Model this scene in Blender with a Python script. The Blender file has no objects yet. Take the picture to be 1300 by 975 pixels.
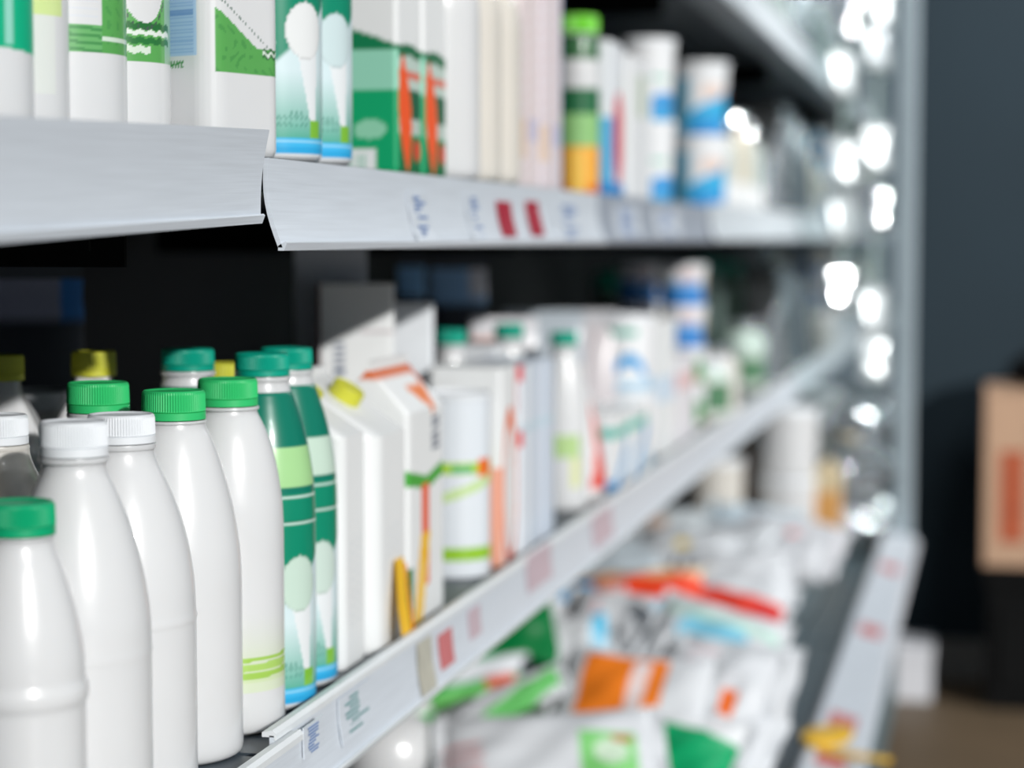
import bpy, math, random
import numpy as np
from mathutils import Vector, Matrix

random.seed(7); RNG = np.random.default_rng(7)
PI = math.pi
SC = bpy.context.scene
COL = SC.collection

# ------------------------------------------------------------------ camera
F = 2700.0                                   # focal length in pixels of the 1300 x 975 frame
YAW = math.atan(609 / math.hypot(F, 187.5)); PITCH = math.atan(187.5 / F)
CY, SY = math.cos(YAW), math.sin(YAW)
CAMZ = 1.15
cam_data = bpy.data.cameras.new('camera'); cam = bpy.data.objects.new('camera', cam_data); COL.objects.link(cam)
cam.location = (0, 0, CAMZ)
cam.rotation_euler = (PI / 2 - PITCH, 0, YAW)
cam_data.sensor_width = 32.0; cam_data.sensor_fit = 'HORIZONTAL'
cam_data.lens = F * 32.0 / 1300
cam_data.clip_start = 0.02; cam_data.clip_end = 60
cam_data.dof.use_dof = True
cam_data.dof.focus_distance = 1.31
cam_data.dof.aperture_fstop = 3.4
SC.camera = cam

# ------------------------------------------------------------------ world, sun, lamps, exposure
w = bpy.data.worlds.new('world'); SC.world = w; w.use_nodes = True
bg = w.node_tree.nodes['Background']
bg.inputs[0].default_value = (0.72, 0.86, 1.0, 1); bg.inputs[1].default_value = 0.16
SUN_ELEV = math.radians(21)
sun_dir = Vector((-0.72 * math.cos(SUN_ELEV), 0.694 * math.cos(SUN_ELEV), -math.sin(SUN_ELEV)))
sd = bpy.data.lights.new('sun', 'SUN'); sd.energy = 2.35; sd.angle = math.radians(1.6); sd.color = (1.0, 0.985, 0.96)
so = bpy.data.objects.new('sun', sd); COL.objects.link(so); so.rotation_euler = sun_dir.to_track_quat('-Z', 'Y').to_euler()
for i, (x, y, z, p) in enumerate([(0.5, 4.95, 2.55, 6), (0.9, 4.6, 2.55, 5), (1.3, 4.9, 2.4, 5), (0.9, 2.6, 2.75, 5), (1.6, -0.6, 2.6, 5), (2.2, -1.6, 2.6, 5)]):  # unseen lamps; the first three added for glints at the mirrored end
    ld = bpy.data.lights.new('ceiling_glint_lamp', 'AREA'); ld.shape = 'DISK'; ld.size = 0.09; ld.energy = p; ld.color = (0.95, 0.98, 1.0)
    lo = bpy.data.objects.new('ceiling_glint_lamp', ld); COL.objects.link(lo); lo.location = (x, y, z)
    lo.rotation_euler = Vector((-0.5, 0.05, -1)).to_track_quat('-Z', 'Y').to_euler()
SC.view_settings.view_transform = 'Standard'; SC.view_settings.look = 'None'
SC.view_settings.gamma = 1.0; SC.view_settings.use_curve_mapping = False
SC.view_settings.exposure = 0.38

# ------------------------------------------------------------------ pixel helpers (used to read places off the photograph)
def cam_xy(u, zc):                          # a pixel column at camera depth zc -> ground-plan X, Y
    xc = (u - 650) / F * zc
    return xc * CY - zc * SY, zc * CY + xc * SY
def y_at(u, X):                             # where the pixel column u meets the vertical plane x = X
    t = (u - 650) / F
    return (-X * CY - t * X * SY) / (SY - t * CY) if False else (-(X * CY) + t * (-X * SY)) / (SY - t * CY)
def zc_of(X, Y): return -X * SY + Y * CY
def at_z(u, v, z):                          # pixel (u, v) at world height z
    d = Vector(((u - 650) / F, -(v - 487.5) / F, -1.0)); d = cam.rotation_euler.to_matrix() @ d
    k = (z - CAMZ) / d.z
    return Vector((d.x * k, d.y * k, z))
def face_cam(X, Y): return math.atan2(-Y, -X)

# ------------------------------------------------------------------ colours and materials
def lin(c):
    if isinstance(c, str): c = [int(c[i:i + 2], 16) for i in (0, 2, 4)]
    c = np.array(c[:3], float) / 255.0
    return np.where(c <= 0.04045, c / 12.92, ((c + 0.055) / 1.055) ** 2.4)
MATS = {}
def mat(name, color=None, rough=0.4, metal=0.0, attr=False, noise=0.0, nscale=30.0, bump=0.0, bscale=80.0, spec=0.5, trans=0.0, coat=0.0, stretch=None, sss=0.0):
    if name in MATS: return MATS[name]
    m = bpy.data.materials.new(name); m.use_nodes = True
    nt = m.node_tree; b = nt.nodes['Principled BSDF']
    b.inputs['Roughness'].default_value = rough; b.inputs['Metallic'].default_value = metal
    b.inputs['Specular IOR Level'].default_value = spec
    b.inputs['Coat Weight'].default_value = coat
    b.inputs['Coat Roughness'].default_value = 0.06
    if sss:
        b.inputs['Subsurface Weight'].default_value = sss; b.inputs['Subsurface Radius'].default_value = (1, 0.95, 0.9); b.inputs['Subsurface Scale'].default_value = 0.02
    if trans: b.inputs['Transmission Weight'].default_value = trans
    src = None
    if attr:
        a = nt.nodes.new('ShaderNodeAttribute'); a.attribute_name = 'Col'; src = a.outputs['Color']
    else:
        rgb = nt.nodes.new('ShaderNodeRGB'); l = lin(color); rgb.outputs[0].default_value = (*l, 1); src = rgb.outputs[0]
    if noise > 0 or bump > 0:
        tc = nt.nodes.new('ShaderNodeTexCoord'); vec = tc.outputs['Object']
        if stretch:
            mp = nt.nodes.new('ShaderNodeMapping'); mp.inputs['Scale'].default_value = stretch
            nt.links.new(vec, mp.inputs['Vector']); vec = mp.outputs['Vector']
    if noise > 0:
        n = nt.nodes.new('ShaderNodeTexNoise'); n.inputs['Scale'].default_value = nscale; n.inputs['Detail'].default_value = 4
        nt.links.new(vec, n.inputs['Vector'])
        mr = nt.nodes.new('ShaderNodeMapRange'); mr.inputs['To Min'].default_value = 1 - noise; mr.inputs['To Max'].default_value = 1 + noise * 0.4
        mr.inputs['From Min'].default_value = 0.25; mr.inputs['From Max'].default_value = 0.75
        nt.links.new(n.outputs['Fac'], mr.inputs['Value'])
        mx = nt.nodes.new('ShaderNodeMix'); mx.data_type = 'RGBA'; mx.blend_type = 'MULTIPLY'; mx.inputs[0].default_value = 1
        nt.links.new(src, mx.inputs[6]); nt.links.new(mr.outputs[0], mx.inputs[7]); src = mx.outputs[2]
    nt.links.new(src, b.inputs['Base Color'])
    if bump > 0:
        n2 = nt.nodes.new('ShaderNodeTexNoise'); n2.inputs['Scale'].default_value = bscale; n2.inputs['Detail'].default_value = 3
        nt.links.new(vec, n2.inputs['Vector'])
        bp = nt.nodes.new('ShaderNodeBump'); bp.inputs['Strength'].default_value = bump; bp.inputs['Distance'].default_value = 0.002
        nt.links.new(n2.outputs['Fac'], bp.inputs['Height']); nt.links.new(bp.outputs[0], b.inputs['Normal'])
    MATS[name] = m
    return m
HDPE = mat('milk_plastic', (221, 222, 223), 0.3, noise=0.02, nscale=12, coat=0.4, sss=0.45)
HDPE_CREAM = mat('cream_plastic', (222, 217, 208), 0.3, noise=0.03, nscale=12, coat=0.4, sss=0.45)
CAPW = mat('cap_white', (232, 236, 240), 0.35, noise=0.03)
CAPG = mat('cap_green', (50, 194, 112), 0.4, noise=0.04)
CAPT = mat('cap_teal', (0, 160, 134), 0.38, noise=0.04)
CAPD = mat('cap_deep_green', (0, 166, 112), 0.4, noise=0.04)
CAPY = mat('cap_yellow', (205, 205, 60), 0.45, noise=0.05)
CAPL = mat('cap_lime', (120, 215, 60), 0.4, noise=0.04)
PRINT = mat('printed_film', attr=True, rough=0.3, coat=0.35)
PRINTS = mat('printed_bottle', attr=True, rough=0.3, coat=0.4, sss=0.45, noise=0.02, nscale=12)
PRINTC = mat('printed_card', attr=True, rough=0.42, noise=0.02, nscale=20)
PRINTB = mat('printed_bag_film', attr=True, rough=0.3, bump=0.12, bscale=45)
RAIL = mat('price_rail_plastic', (216, 223, 231), 0.38, noise=0.09, nscale=9, stretch=(3, 1.2, 60))
RAILD = mat('price_rail_dark', (164, 172, 184), 0.4, noise=0.09, nscale=9, stretch=(3, 1.2, 60))
RAILW = mat('price_rail_white', (222, 230, 236), 0.3, noise=0.05, nscale=9, stretch=(3, 1.2, 60))
LIP = mat('rail_lip', (226, 230, 232), 0.4, noise=0.04)
DECK = mat('shelf_metal', (62, 72, 80), 0.45, noise=0.12, nscale=14)
UNDER = mat('shelf_front_metal', (150, 160, 168), 0.45, noise=0.06)
BLACK = mat('case_black_liner', (9, 12, 14), 0.6, noise=0.2, nscale=6)
GRILLE = mat('grille_grey', (98, 119, 127), 0.5, noise=0.1, nscale=12)
POST = mat('post_aluminium', (150, 163, 170), 0.4, noise=0.05, nscale=20)
MIRROR = mat('mirror_panel', (225, 234, 234), 0.05, metal=1.0)
WALLM = mat('slate_paint', (30, 48, 58), 0.8, noise=0.1, nscale=3, bump=0.1)
DARKP = mat('dark_plastic', (9, 10, 11), 0.85, noise=0.2, spec=0.2)
CARD = mat('cardboard', (196, 160, 132), 0.8, noise=0.1, nscale=18, bump=0.15)
CARDP = mat('cardboard_print', (186, 92, 58), 0.8, noise=0.35, nscale=40)
BASEB = mat('baseboard_paint', (150, 146, 142), 0.6, noise=0.1)
FOIL = mat('foil_lid', (225, 230, 232), 0.12, metal=0.9, bump=0.6, bscale=40)
SACHET = mat('glint_film', (205, 212, 214), 0.3, metal=0.4, bump=0.5, bscale=40)
GLASS = mat('bottle_glass', (190, 215, 205), 0.04, trans=0.85, spec=0.6)
CLEARTUB = mat('jar_clear', (205, 222, 220), 0.08, trans=0.4, spec=0.7, coat=0.5)
YEL = mat('tag_yellow', (238, 188, 40), 0.5, noise=0.06)
CARDW = mat('card_white', (222, 224, 230), 0.5, noise=0.03)
CARDR = mat('card_red', (168, 24, 50), 0.5, noise=0.05)
CARDPINK = mat('card_red_faded', (206, 120, 122), 0.5, noise=0.1)
INK = mat('ink_blue', (120, 148, 196), 0.5, noise=0.1)
INKG = mat('ink_green', (120, 165, 165), 0.5, noise=0.1)

# ------------------------------------------------------------------ mesh helpers
def link(name, verts, faces, m, parent=None, cols=None, smooth=True):
    me = bpy.data.meshes.new(name)
    me.from_pydata(np.asarray(verts, float).tolist(), [], faces if isinstance(faces, list) else faces.tolist())
    if cols is not None:
        ca = me.color_attributes.new('Col', 'FLOAT_COLOR', 'POINT')
        c4 = np.ones((len(verts), 4), np.float32); c4[:, :3] = np.clip(cols, 0, 1)
        ca.data.foreach_set('color', c4.ravel())
    me.materials.append(m)
    if smooth: me.polygons.foreach_set('use_smooth', [True] * len(me.polygons))
    me.update()
    o = bpy.data.objects.new(name, me); COL.objects.link(o)
    if parent is not None: o.parent = parent
    return o
def empty(name, loc, label=None, cat=None, group=None, rz=0, kind=None):
    o = bpy.data.objects.new(name, None); COL.objects.link(o); o.location = loc; o.rotation_euler = (0, 0, rz)
    o.empty_display_size = 0.02
    tag(o, label, cat, group, kind)
    return o
def tag(o, label=None, cat=None, group=None, kind=None):
    if label: o['label'] = label
    if cat: o['category'] = cat
    if group: o['group'] = group
    if kind: o['kind'] = kind
    return o
def grid_faces(nz, n, wrap=True, off=0):
    i = np.arange(nz - 1)[:, None] * n; j = np.arange(n if wrap else n - 1)[None, :]; j2 = (j + 1) % n
    return np.stack([i + j, i + j2, i + n + j2, i + n + j], -1).reshape(-1, 4) + off
def dens(pts, n):                            # smooth curve through profile points
    p = np.array(pts, float); d = np.r_[0, np.cumsum(np.hypot(*(np.diff(p, axis=0).T)))]
    t = np.linspace(0, d[-1], n)
    lin_ = np.stack([np.interp(t, d, p[:, k]) for k in (0, 1)], 1)
    sl = np.diff(p, axis=0) / np.maximum(np.diff(d), 1e-9)[:, None]
    m = np.zeros_like(p); m[0], m[-1] = sl[0], sl[-1]
    a_, b_ = sl[:-1], sl[1:]
    m[1:-1] = np.where(a_ * b_ > 0, 2 * a_ * b_ / np.where(np.abs(a_ + b_) < 1e-9, 1, a_ + b_), 0)
    i = np.clip(np.searchsorted(d, t, side='right') - 1, 0, len(d) - 2); h = d[i + 1] - d[i]; s = (t - d[i]) / h
    H = lambda a, b, ma, mb: (2*s**3-3*s**2+1)*a + (s**3-2*s**2+s)*h*ma + (-2*s**3+3*s**2)*b + (s**3-s**2)*h*mb
    return np.stack([H(p[i, k], p[i+1, k], m[i, k], m[i+1, k]) for k in (0, 1)], 1)
def loft(name, secs, z, m, parent=None, paint=None, caps=(True, True), base=(238, 238, 238), smooth=True):
    secs = np.asarray(secs, float); nz, n = secs.shape[:2]
    V = np.concatenate([secs, np.broadcast_to(np.asarray(z, float).reshape(nz, -1, 1) if np.ndim(z) > 1 else np.asarray(z, float)[:, None, None], (nz, n, 1))], 2).reshape(-1, 3)
    Fs = grid_faces(nz, n).tolist()
    if caps[0]: Fs.append(list(range(n))[::-1])
    if caps[1]: Fs.append([(nz - 1) * n + k for k in range(n)])
    cols = None
    if paint is not None:
        P = Paint(V, base); paint(P); cols = P.c
    o = link(name, V, Fs, m, parent, cols, smooth)
    if smooth: shade_auto(o)
    return o
def shade_auto(o, ang=40):
    me = o.data
    try: me.set_sharp_from_angle(angle=math.radians(ang))
    except Exception: pass
def lathe(name, prof, m, parent=None, n=64, paint=None, sq=None, base=(238, 238, 238), z0=0, knurl=None):
    prof = np.asarray(prof, float)
    a = np.arange(n) * 2 * PI / n
    cs = np.stack([np.cos(a), np.sin(a)], 1)
    if sq: cs = cs / ((np.abs(cs) ** sq).sum(1) ** (1 / sq))[:, None]
    S = prof[:, 0][:, None, None] * cs[None]
    if knurl is not None:
        k0, k1, amp = knurl
        mask = ((prof[:, 1] > k0) & (prof[:, 1] < k1)).astype(float)
        f = 1 - mask[:, None] * amp * (np.arange(n) % 2)[None]
        S = S * f[:, :, None]
    return loft(name, S, prof[:, 1] + z0, m, parent, paint, base=base)
class Paint:
    """flat print: colours per vertex in the thing's own coordinates"""
    def __init__(s, V, base):
        s.x, s.y, s.z = V[:, 0], V[:, 1], V[:, 2]
        s.a = np.degrees(np.arctan2(s.y, s.x)); s.c = np.tile(lin(base), (len(V), 1))
    def put(s, mask, col, f=1.0):
        k = mask.astype(float)[:, None] * f if np.ndim(f) == 0 else (mask * f)[:, None]
        s.c = s.c * (1 - k) + lin(col) * k
    def rect(s, p, p0, p1, z0, z1, col, f=1.0): s.put((p >= p0) & (p <= p1) & (s.z >= z0) & (s.z <= z1), col, f)
    def ell(s, p, pc, zc, pr, zr, col, f=1.0): s.put(((p - pc) / pr) ** 2 + ((s.z - zc) / zr) ** 2 <= 1, col, f)
def box(name, x0, x1, y0, y1, z0, z1, m, parent=None, bev=0.0):
    V = [(x, y, z) for x in (x0, x1) for y in (y0, y1) for z in (z0, z1)]
    Fs = [[0, 1, 3, 2], [4, 6, 7, 5], [0, 4, 5, 1], [2, 3, 7, 6], [0, 2, 6, 4], [1, 5, 7, 3]]
    o = link(name, V, Fs, m, parent, smooth=False)
    if bev:
        md = o.modifiers.new('bevel', 'BEVEL'); md.width = bev; md.segments = 2
    return o
def extrude_y(name, pts, y0, y1, m, parent=None, ny=2, smooth=False):   # closed xz outline run along y
    p = np.array(pts, float); n = len(p); ys = np.linspace(y0, y1, ny)
    V = np.concatenate([np.stack([p[:, 0], np.full(n, y), p[:, 1]], 1) for y in ys])
    Fs = [f[::-1] for f in grid_faces(ny, n).tolist()]
    Fs += [list(range(n)), [(ny - 1) * n + k for k in range(n)][::-1]]
    o = link(name, V, Fs, m, parent, smooth=smooth)
    if smooth: shade_auto(o, 35)
    return o
def rounded(wx, wy, r, n=18):                # rounded rectangle outline, evenly sampled straight sides
    pts = []; hx, hy = wx / 2 - r, wy / 2 - r
    for cx, cy, a0 in ((hx, hy, 0), (-hx, hy, 90), (-hx, -hy, 180), (hx, -hy, 270)):
        for k in range(7):
            a = math.radians(a0 + 15 * k); pts.append((cx + r * math.cos(a), cy + r * math.sin(a)))
    out = []
    for i, p in enumerate(pts):
        q = pts[(i + 1) % len(pts)]; out.append(p); L = math.hypot(q[0] - p[0], q[1] - p[1])
        k = max(0, int(L / max(wx, wy) * n))
        for t in range(1, k): out.append((p[0] + (q[0] - p[0]) * t / k, p[1] + (q[1] - p[1]) * t / k))
    return np.array(out)

# ------------------------------------------------------------------ heights of the case
Z_MID = CAMZ - 0.330; Z_UP = CAMZ + 0.050; Z_TOP = CAMZ + 0.425; Z_BIN = 0.465
XF = -0.445                                   # front line of the shelves
XB = -1.0                                     # back of the case
Y_END = 5.05
JOINTS = [0.30, 1.268, 2.42, 3.40, Y_END - 0.03]

# ------------------------------------------------------------------ setting
fl = link('floor', [(-6, -5, 0), (6, -5, 0), (6, 9, 0), (-6, 9, 0)], [[0, 1, 2, 3]], None or mat('floor_tile', (104, 87, 66), 0.55, noise=0.12, nscale=5), smooth=False)
tag(fl, 'brown floor of the shop aisle beyond the display case', kind='structure')
wl = box('wall_back', -0.6, 5.0, 5.62, 5.75, 0, 3.2, WALLM); tag(wl, 'dark slate painted wall behind the end of the case', kind='structure')
bb = box('baseboard_back', -0.6, 5.0, 5.60, 5.62, 0, 0.10, BASEB); tag(bb, 'grey baseboard along the slate wall', kind='structure')

# ------------------------------------------------------------------ display case
case = empty('display_case', (-0.6, 0.3, 0), 'long black-lined refrigerated display case with mirrored end and aluminium post', 'display case')
def cpart(o): o.parent = case; o.matrix_parent_inverse = Matrix.Translation(-Vector(case.location)); return o
cpart(box('back_panel', XB - 0.04, XB, 0.3, Y_END + 0.02, 0.05, 2.3, BLACK))
cpart(box('plinth', XB, -0.24, 0.3, Y_END, 0.0, 0.12, DARKP))
cpart(box('front_panel', -0.235, -0.205, 0.3, Y_END, 0.06, 0.435, GRILLE, bev=0.004))
cpart(box('bin_deck', XB, -0.40, 0.3, Y_END - 0.04, Z_BIN - 0.02, Z_BIN, DECK))
cpart(box('bin_step', -0.40, -0.385, 0.3, Y_END - 0.04, 0.36, Z_BIN, DARKP))
cpart(box('air_return_plate', -0.385, -0.335, 0.3, Y_END - 0.04, 0.40, 0.412, GRILLE, bev=0.002))
for k in range(4):
    y0 = 0.3 + k * 1.175
    cpart(box('air_return_grille', -0.328, -0.243, y0, y0 + 1.16, 0.405, 0.42, GRILLE, bev=0.003))
br = cpart(extrude_y('bumper_rail', [(-0.236, 0.462), (-0.230, 0.466), (-0.162, 0.447), (-0.155, 0.432), (-0.162, 0.427), (-0.236, 0.445)], 0.3, Y_END - 0.03, RAIL))
def child(o, p): o.parent = p; return o
for (u, v, wl_, cm) in [(1117, 722, 0.09, CARDPINK), (1105, 802, 0.09, CARDPINK), (1088, 918, 0.08, CARDPINK), (1068, 970, 0.06, CARDPINK)]:
    p = at_z(u, v, 0.456)
    c_ = box('price_card', -0.216, -0.178, p.y - wl_ / 2, p.y + wl_ / 2, 0.4, 0.401, cm)
    me = c_.data
    for vtx in me.vertices:
        vtx.co.z = 0.466 - (vtx.co.x + 0.230) * 0.2625 + (0.0016 if vtx.co.z > 0.4005 else 0.0002)
    child(c_, br)
cpart(box('mirror_panel', XB, -0.212, Y_END - 0.02, Y_END - 0.012, 0.40, 2.3, MIRROR))
cpart(box('end_panel', XB, -0.215, Y_END - 0.011, Y_END + 0.02, 0.0, 2.3, DARKP))
cpart(box('end_post', -0.216, -0.172, Y_END - 0.035, Y_END + 0.03, 0.425, 2.3, POST, bev=0.006))

# yellow tag stuck across the bumper rail
p0 = at_z(1050, 935, 0.47)
tg = empty('yellow_shelf_tag', (p0.x, p0.y, 0.462), 'small yellow plastic tag sticking out across the lower front rail', 'tag', rz=math.radians(-20))
A = np.linspace(0, 2 * PI, 24, endpoint=False)
head = np.stack([np.cos(A) * 0.030, np.sin(A) * 0.055], 1)
loft('tag_head', [head * 0.96, head, head, head * 0.96], [0.004, 0.006, 0.012, 0.014], YEL, tg)
stem = rounded(0.10, 0.018, 0.006, 6) + np.array([0.065, -0.055])
loft('tag_stem', [stem, stem], [0.000, 0.004], YEL, tg)

# ------------------------------------------------------------------ shelves (one per module and level)
def shelf(z, y0, y1, label, rail_m, top_dx=0.0, bot_dx=0.0, hgt=0.056, lift=0.0, tilt=0.0, curve=0.0, top=0.0, xf=XF, under=False, over=0.0):
    s = empty('shelf', (xf, y1, z), label, 'shelf', 'shelves of the display case')
    L = y1 - y0
    s.rotation_euler = (tilt, 0, 0)
    depth = xf - XB - 0.03
    box('shelf_deck', -depth, -0.004, -L, 0, -0.022, 0, DECK, s)
    if under: box('front_beam', -0.075, -0.006, -L, 0, -0.034, -0.0225, UNDER, s)
    for y in (-L + 0.015, -0.035):
        box('shelf_bracket', -depth, -0.10, y, y + 0.003, -0.07, -0.0225, DARKP, s)
    K = 8; pts = []
    for k in range(K + 1):
        t = k / K
        pts.append((top_dx + (bot_dx - top_dx) * t + curve * math.sin(PI * t), top + lift - hgt * t))
    outl = [(x + 0.003, zz) for x, zz in pts] + [(x, zz) for x, zz in pts[::-1]]
    r = extrude_y('price_rail', outl, -L, over, rail_m, s, ny=2, smooth=True)
    lipx, lipz = pts[0]
    if z < 1: extrude_y('rail_lip', [(lipx - 0.005, lipz - 0.001), (lipx - 0.005, lipz + 0.002), (lipx + 0.002, lipz + 0.0035), (lipx + 0.0045, lipz + 0.001), (lipx + 0.0045, lipz - 0.003), (lipx + 0.0031, lipz - 0.003), (lipx + 0.0031, lipz - 0.001)], -L, over, LIP if z < 1 else rail_m, r)
    bx_, bz_ = pts[-1]
    extrude_y('rail_lip', [(bx_, bz_ - 0.002), (bx_, bz_ + 0.001), (bx_ + 0.005, bz_ + 0.004), (bx_ + 0.006, bz_ + 0.003), (bx_ + 0.004, bz_ - 0.002)], -L, over, LIP if z < 1 else rail_m, r)
    return s, r
# middle level
sh = {}
mids = ['middle shelf section under the plain white bottles, nearest the camera', 'middle shelf section under the white cartons, with red price cards', 'middle shelf section under the stacked blue and white tubs', 'farthest middle shelf section, ending at the mirrored panel']
for k in range(4):
    sh['m', k] = shelf(Z_MID, JOINTS[k] + (0.004 if k else 0), JOINTS[k + 1] - 0.004, mids[k], RAIL, over=0.04 if k == 0 else 0.0,
                       top_dx=0.008 if k == 0 else 0.0, bot_dx=0.014 if k == 0 else 0.006, lift=0.006 if k == 0 else 0.012, hgt=0.052, curve=-0.002)
ups = ['upper shelf section with plain grey rail drooping towards the camera', 'upper shelf section with two dark red cards on its curled grey rail', 'upper shelf section with darker grey rail under the blue tubs', 'farthest upper shelf section with bright white rail']
sh['u', 0] = shelf(Z_UP + 0.012, 0.30, 1.262, ups[0], RAIL, top_dx=0.004, bot_dx=-0.003, hgt=0.056, lift=0.004, tilt=math.radians(1.8), curve=-0.002)
sh['u', 1] = shelf(Z_UP, 1.270, 2.415, ups[1], RAIL, top_dx=0.0, bot_dx=0.009, hgt=0.056, lift=-0.001, curve=-0.004)
sh['u', 2] = shelf(Z_UP, 2.423, 3.395, ups[2], RAILD, top_dx=0.0, bot_dx=0.006, hgt=0.056, lift=-0.001, curve=-0.003)
sh['u', 3] = shelf(Z_UP, 3.405, Y_END - 0.035, ups[3], RAILW, top_dx=0.004, bot_dx=0.012, hgt=0.060, lift=0.004, curve=-0.004)
tops = [None, 'top shelf section over the orange-striped cartons, mostly above the picture', 'top shelf section with white rail over the blue tubs', 'farthest top shelf section, its white rail running down to the post']
for k in range(1, 4):
    sh['t', k] = shelf(Z_TOP, JOINTS[k] + 0.004, JOINTS[k + 1] - 0.004, tops[k], RAILW, hgt=0.064, lift=0.012, bot_dx=0.006, curve=-0.003, xf=-0.42, under=True)

def card_on(key, u, v0, v1, wpx, m, ink=None, pale=None):
    """a price card in a rail, over pixel columns u +- wpx / 2"""
    s, r = sh[key]; xw = XF + 0.009
    ya, yb = y_at(u - wpx / 2, xw), y_at(u + wpx / 2, xw)
    yc = (ya + yb) / 2; zc = zc_of(xw, yc)
    z1 = CAMZ - (v0 - 300) / F * zc; z0 = CAMZ - (v1 - 300) / F * zc
    lx, ly, lz = s.location
    def xat(zz):                               # follow the rail face
        vs = r.data.vertices; best = min((abs(q.co.z - zz), -q.co.x) for q in vs if q.co.z is not None); return -best[1]
    zs = np.linspace(z0 - lz, z1 - lz, 5)
    V = []; Fs = []
    for zz in zs:
        x = xat(zz)
        V += [(x + 0.0008, ya - ly, zz), (x + 0.0008, yb - ly, zz), (x + 0.0018, yb - ly, zz), (x + 0.0018, ya - ly, zz)]
    for k in range(4):
        for e in range(4):
            Fs.append([4*k + e, 4*k + (e + 1) % 4, 4*k + 4 + (e + 1) % 4, 4*k + 4 + e])
    Fs += [[0, 3, 2, 1], [16, 17, 18, 19]]
    c = link('price_card', V, Fs, m, r, smooth=False)
    if ink:
        rr = random.Random(u)
        wy = yb - ya; hz = z1 - z0
        V = []; Fs = []
        for k in range(9):
            f0 = 0.06 + 0.1 * k; a0 = 0.15 + 0.2 * rr.random(); a1 = a0 + 0.25 + 0.3 * rr.random()
            zz0 = z0 - lz + hz * f0; zz1 = zz0 + hz * 0.06; x = xat((zz0 + zz1) / 2) + 0.0024; b = len(V)
            V += [(x, ya - ly + wy * a0, zz0), (x, ya - ly + wy * a1, zz0), (x, ya - ly + wy * a1, zz1), (x, ya - ly + wy * a0, zz1)]; Fs.append([b, b + 1, b + 2, b + 3])
        i_ = link('printed_lines', V, Fs, ink, c, smooth=False)
    return c
CARDF = mat('card_on_rail', (212, 219, 227), 0.42, noise=0.06)
CARDFAINT = mat('card_faint_red', (204, 184, 192), 0.45, noise=0.1)
card_on(('u', 1), 538, 245, 306, 24, CARDF, INK)
card_on(('u', 1), 607, 246, 306, 18, CARDF, INK)
card_on(('u', 1), 646, 256, 300, 17, CARDR)
card_on(('u', 1), 682, 256, 299, 15, CARDR)
card_on(('u', 1), 726, 258, 304, 34, CARDF, INK)
card_on(('u', 2), 800, 262, 302, 30, CARDF, INK)
card_on(('u', 2), 850, 266, 300, 30, CARDF, INK)
card_on(('m', 0), 388, 922, 962, 26, RAIL, INK)
card_on(('m', 1), 455, 880, 940, 40, RAIL, INKG)
card_on(('m', 1), 571, 806, 850, 16, CARDPINK)
card_on(('m', 1), 608, 775, 812, 14, CARDFAINT)
card_on(('m', 1), 690, 700, 745, 30, CARDFAINT)
card_on(('m', 2), 770, 650, 690, 24, CARDFAINT)

# ------------------------------------------------------------------ product builders
def cap(root, z0, r, h, m, n=152, ring=True, name='cap'):
    if ring: lathe('tamper_ring', [(r * 0.9, z0), (r * 1.0, z0 + 0.0004), (r * 1.0, z0 + h * 0.26), (r * 0.975, z0 + h * 0.275)], m, root, 72)
    zb = z0 + h * (0.278 if ring else 0)
    t = z0 + h
    prof = [(r * 0.97, zb), (r, zb + 0.0005), (r * 1.0, zb + 0.001), (r * 0.985, t - 0.0022), (r * 0.965, t - 0.0008), (r * 0.92, t), (r * 0.86, t - 0.0003), (r * 0.80, t - 0.0009), (r * 0.3, t - 0.001), (r * 0.02, t - 0.001)]
    o = lathe(name, prof, m, root, n, knurl=(zb + 0.0008, t - 0.0012, 0.026)); shade_auto(o, 12)
    return o
BOTTLES = {}
def bottle(X, Y, z, label, prof, cap_r, cap_h, cap_m, neck=None, mat_=HDPE, paint=None, sleeve=None, group=None, n=72, nz=90, name='milk_bottle', cat='bottle', base=(221, 222, 223), sq=None, rz=None, ring=True, sleeve_m=None):
    """prof runs from base to neck top; neck = (ring radius, ring thickness); sleeve = (z0, z1, paint)"""
    root = empty(name, (X, Y, z + 0.0004), label, cat, group, rz=face_cam(X, Y) if rz is None else rz)
    sleeve_m = sleeve_m or PRINTS
    pr = dens(prof, nz); H = prof[-1][1]
    r0 = pr[0, 0]
    foot = [(r0 * 0.4, 0.004), (r0 * 0.8, 0.0015), (r0 * 0.88, 0.0)]
    body = lathe('bottle_body', np.r_[np.array(foot), np.clip(pr, 0.0, None)], PRINTS if paint else mat_, root, n, paint=paint, base=base, sq=sq)
    if sleeve:
        z0, z1, fn = sleeve; k = int(nz * 1.6)
        zz = np.linspace(z0, z1, k); rr = np.interp(zz, pr[:, 1], pr[:, 0]) + 0.0005
        rr[0] -= 0.0004; rr[-1] -= 0.0004
        a = np.arange(n * 2) * PI / n
        cs = np.stack([np.cos(a), np.sin(a)], 1)
        if sq: cs = cs / ((np.abs(cs) ** sq).sum(1) ** (1 / sq))[:, None]
        loft('label_sleeve', rr[:, None, None] * cs[None], zz, sleeve_m, root, fn, caps=(False, False), base=base)
    if neck:
        nr, nt = neck
        lathe('neck_ring', [(nr * 0.85, H - 0.0005), (nr * 0.98, H), (nr, H + nt * 0.4), (nr * 0.98, H + nt), (cap_r * 0.85, H + nt + 0.0002)], mat_, root, 64)
        H += nt + 0.0003
    if cap_r: cap(root, H, cap_r, cap_h, cap_m, ring=ring)
    return root
def prof_px(pairs, k, base_v, top_v=None):     # (radius px, row px) read down the photo -> metres, base first
    return [(r * k, (base_v - v) * k) for r, v in pairs[::-1]]

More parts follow.
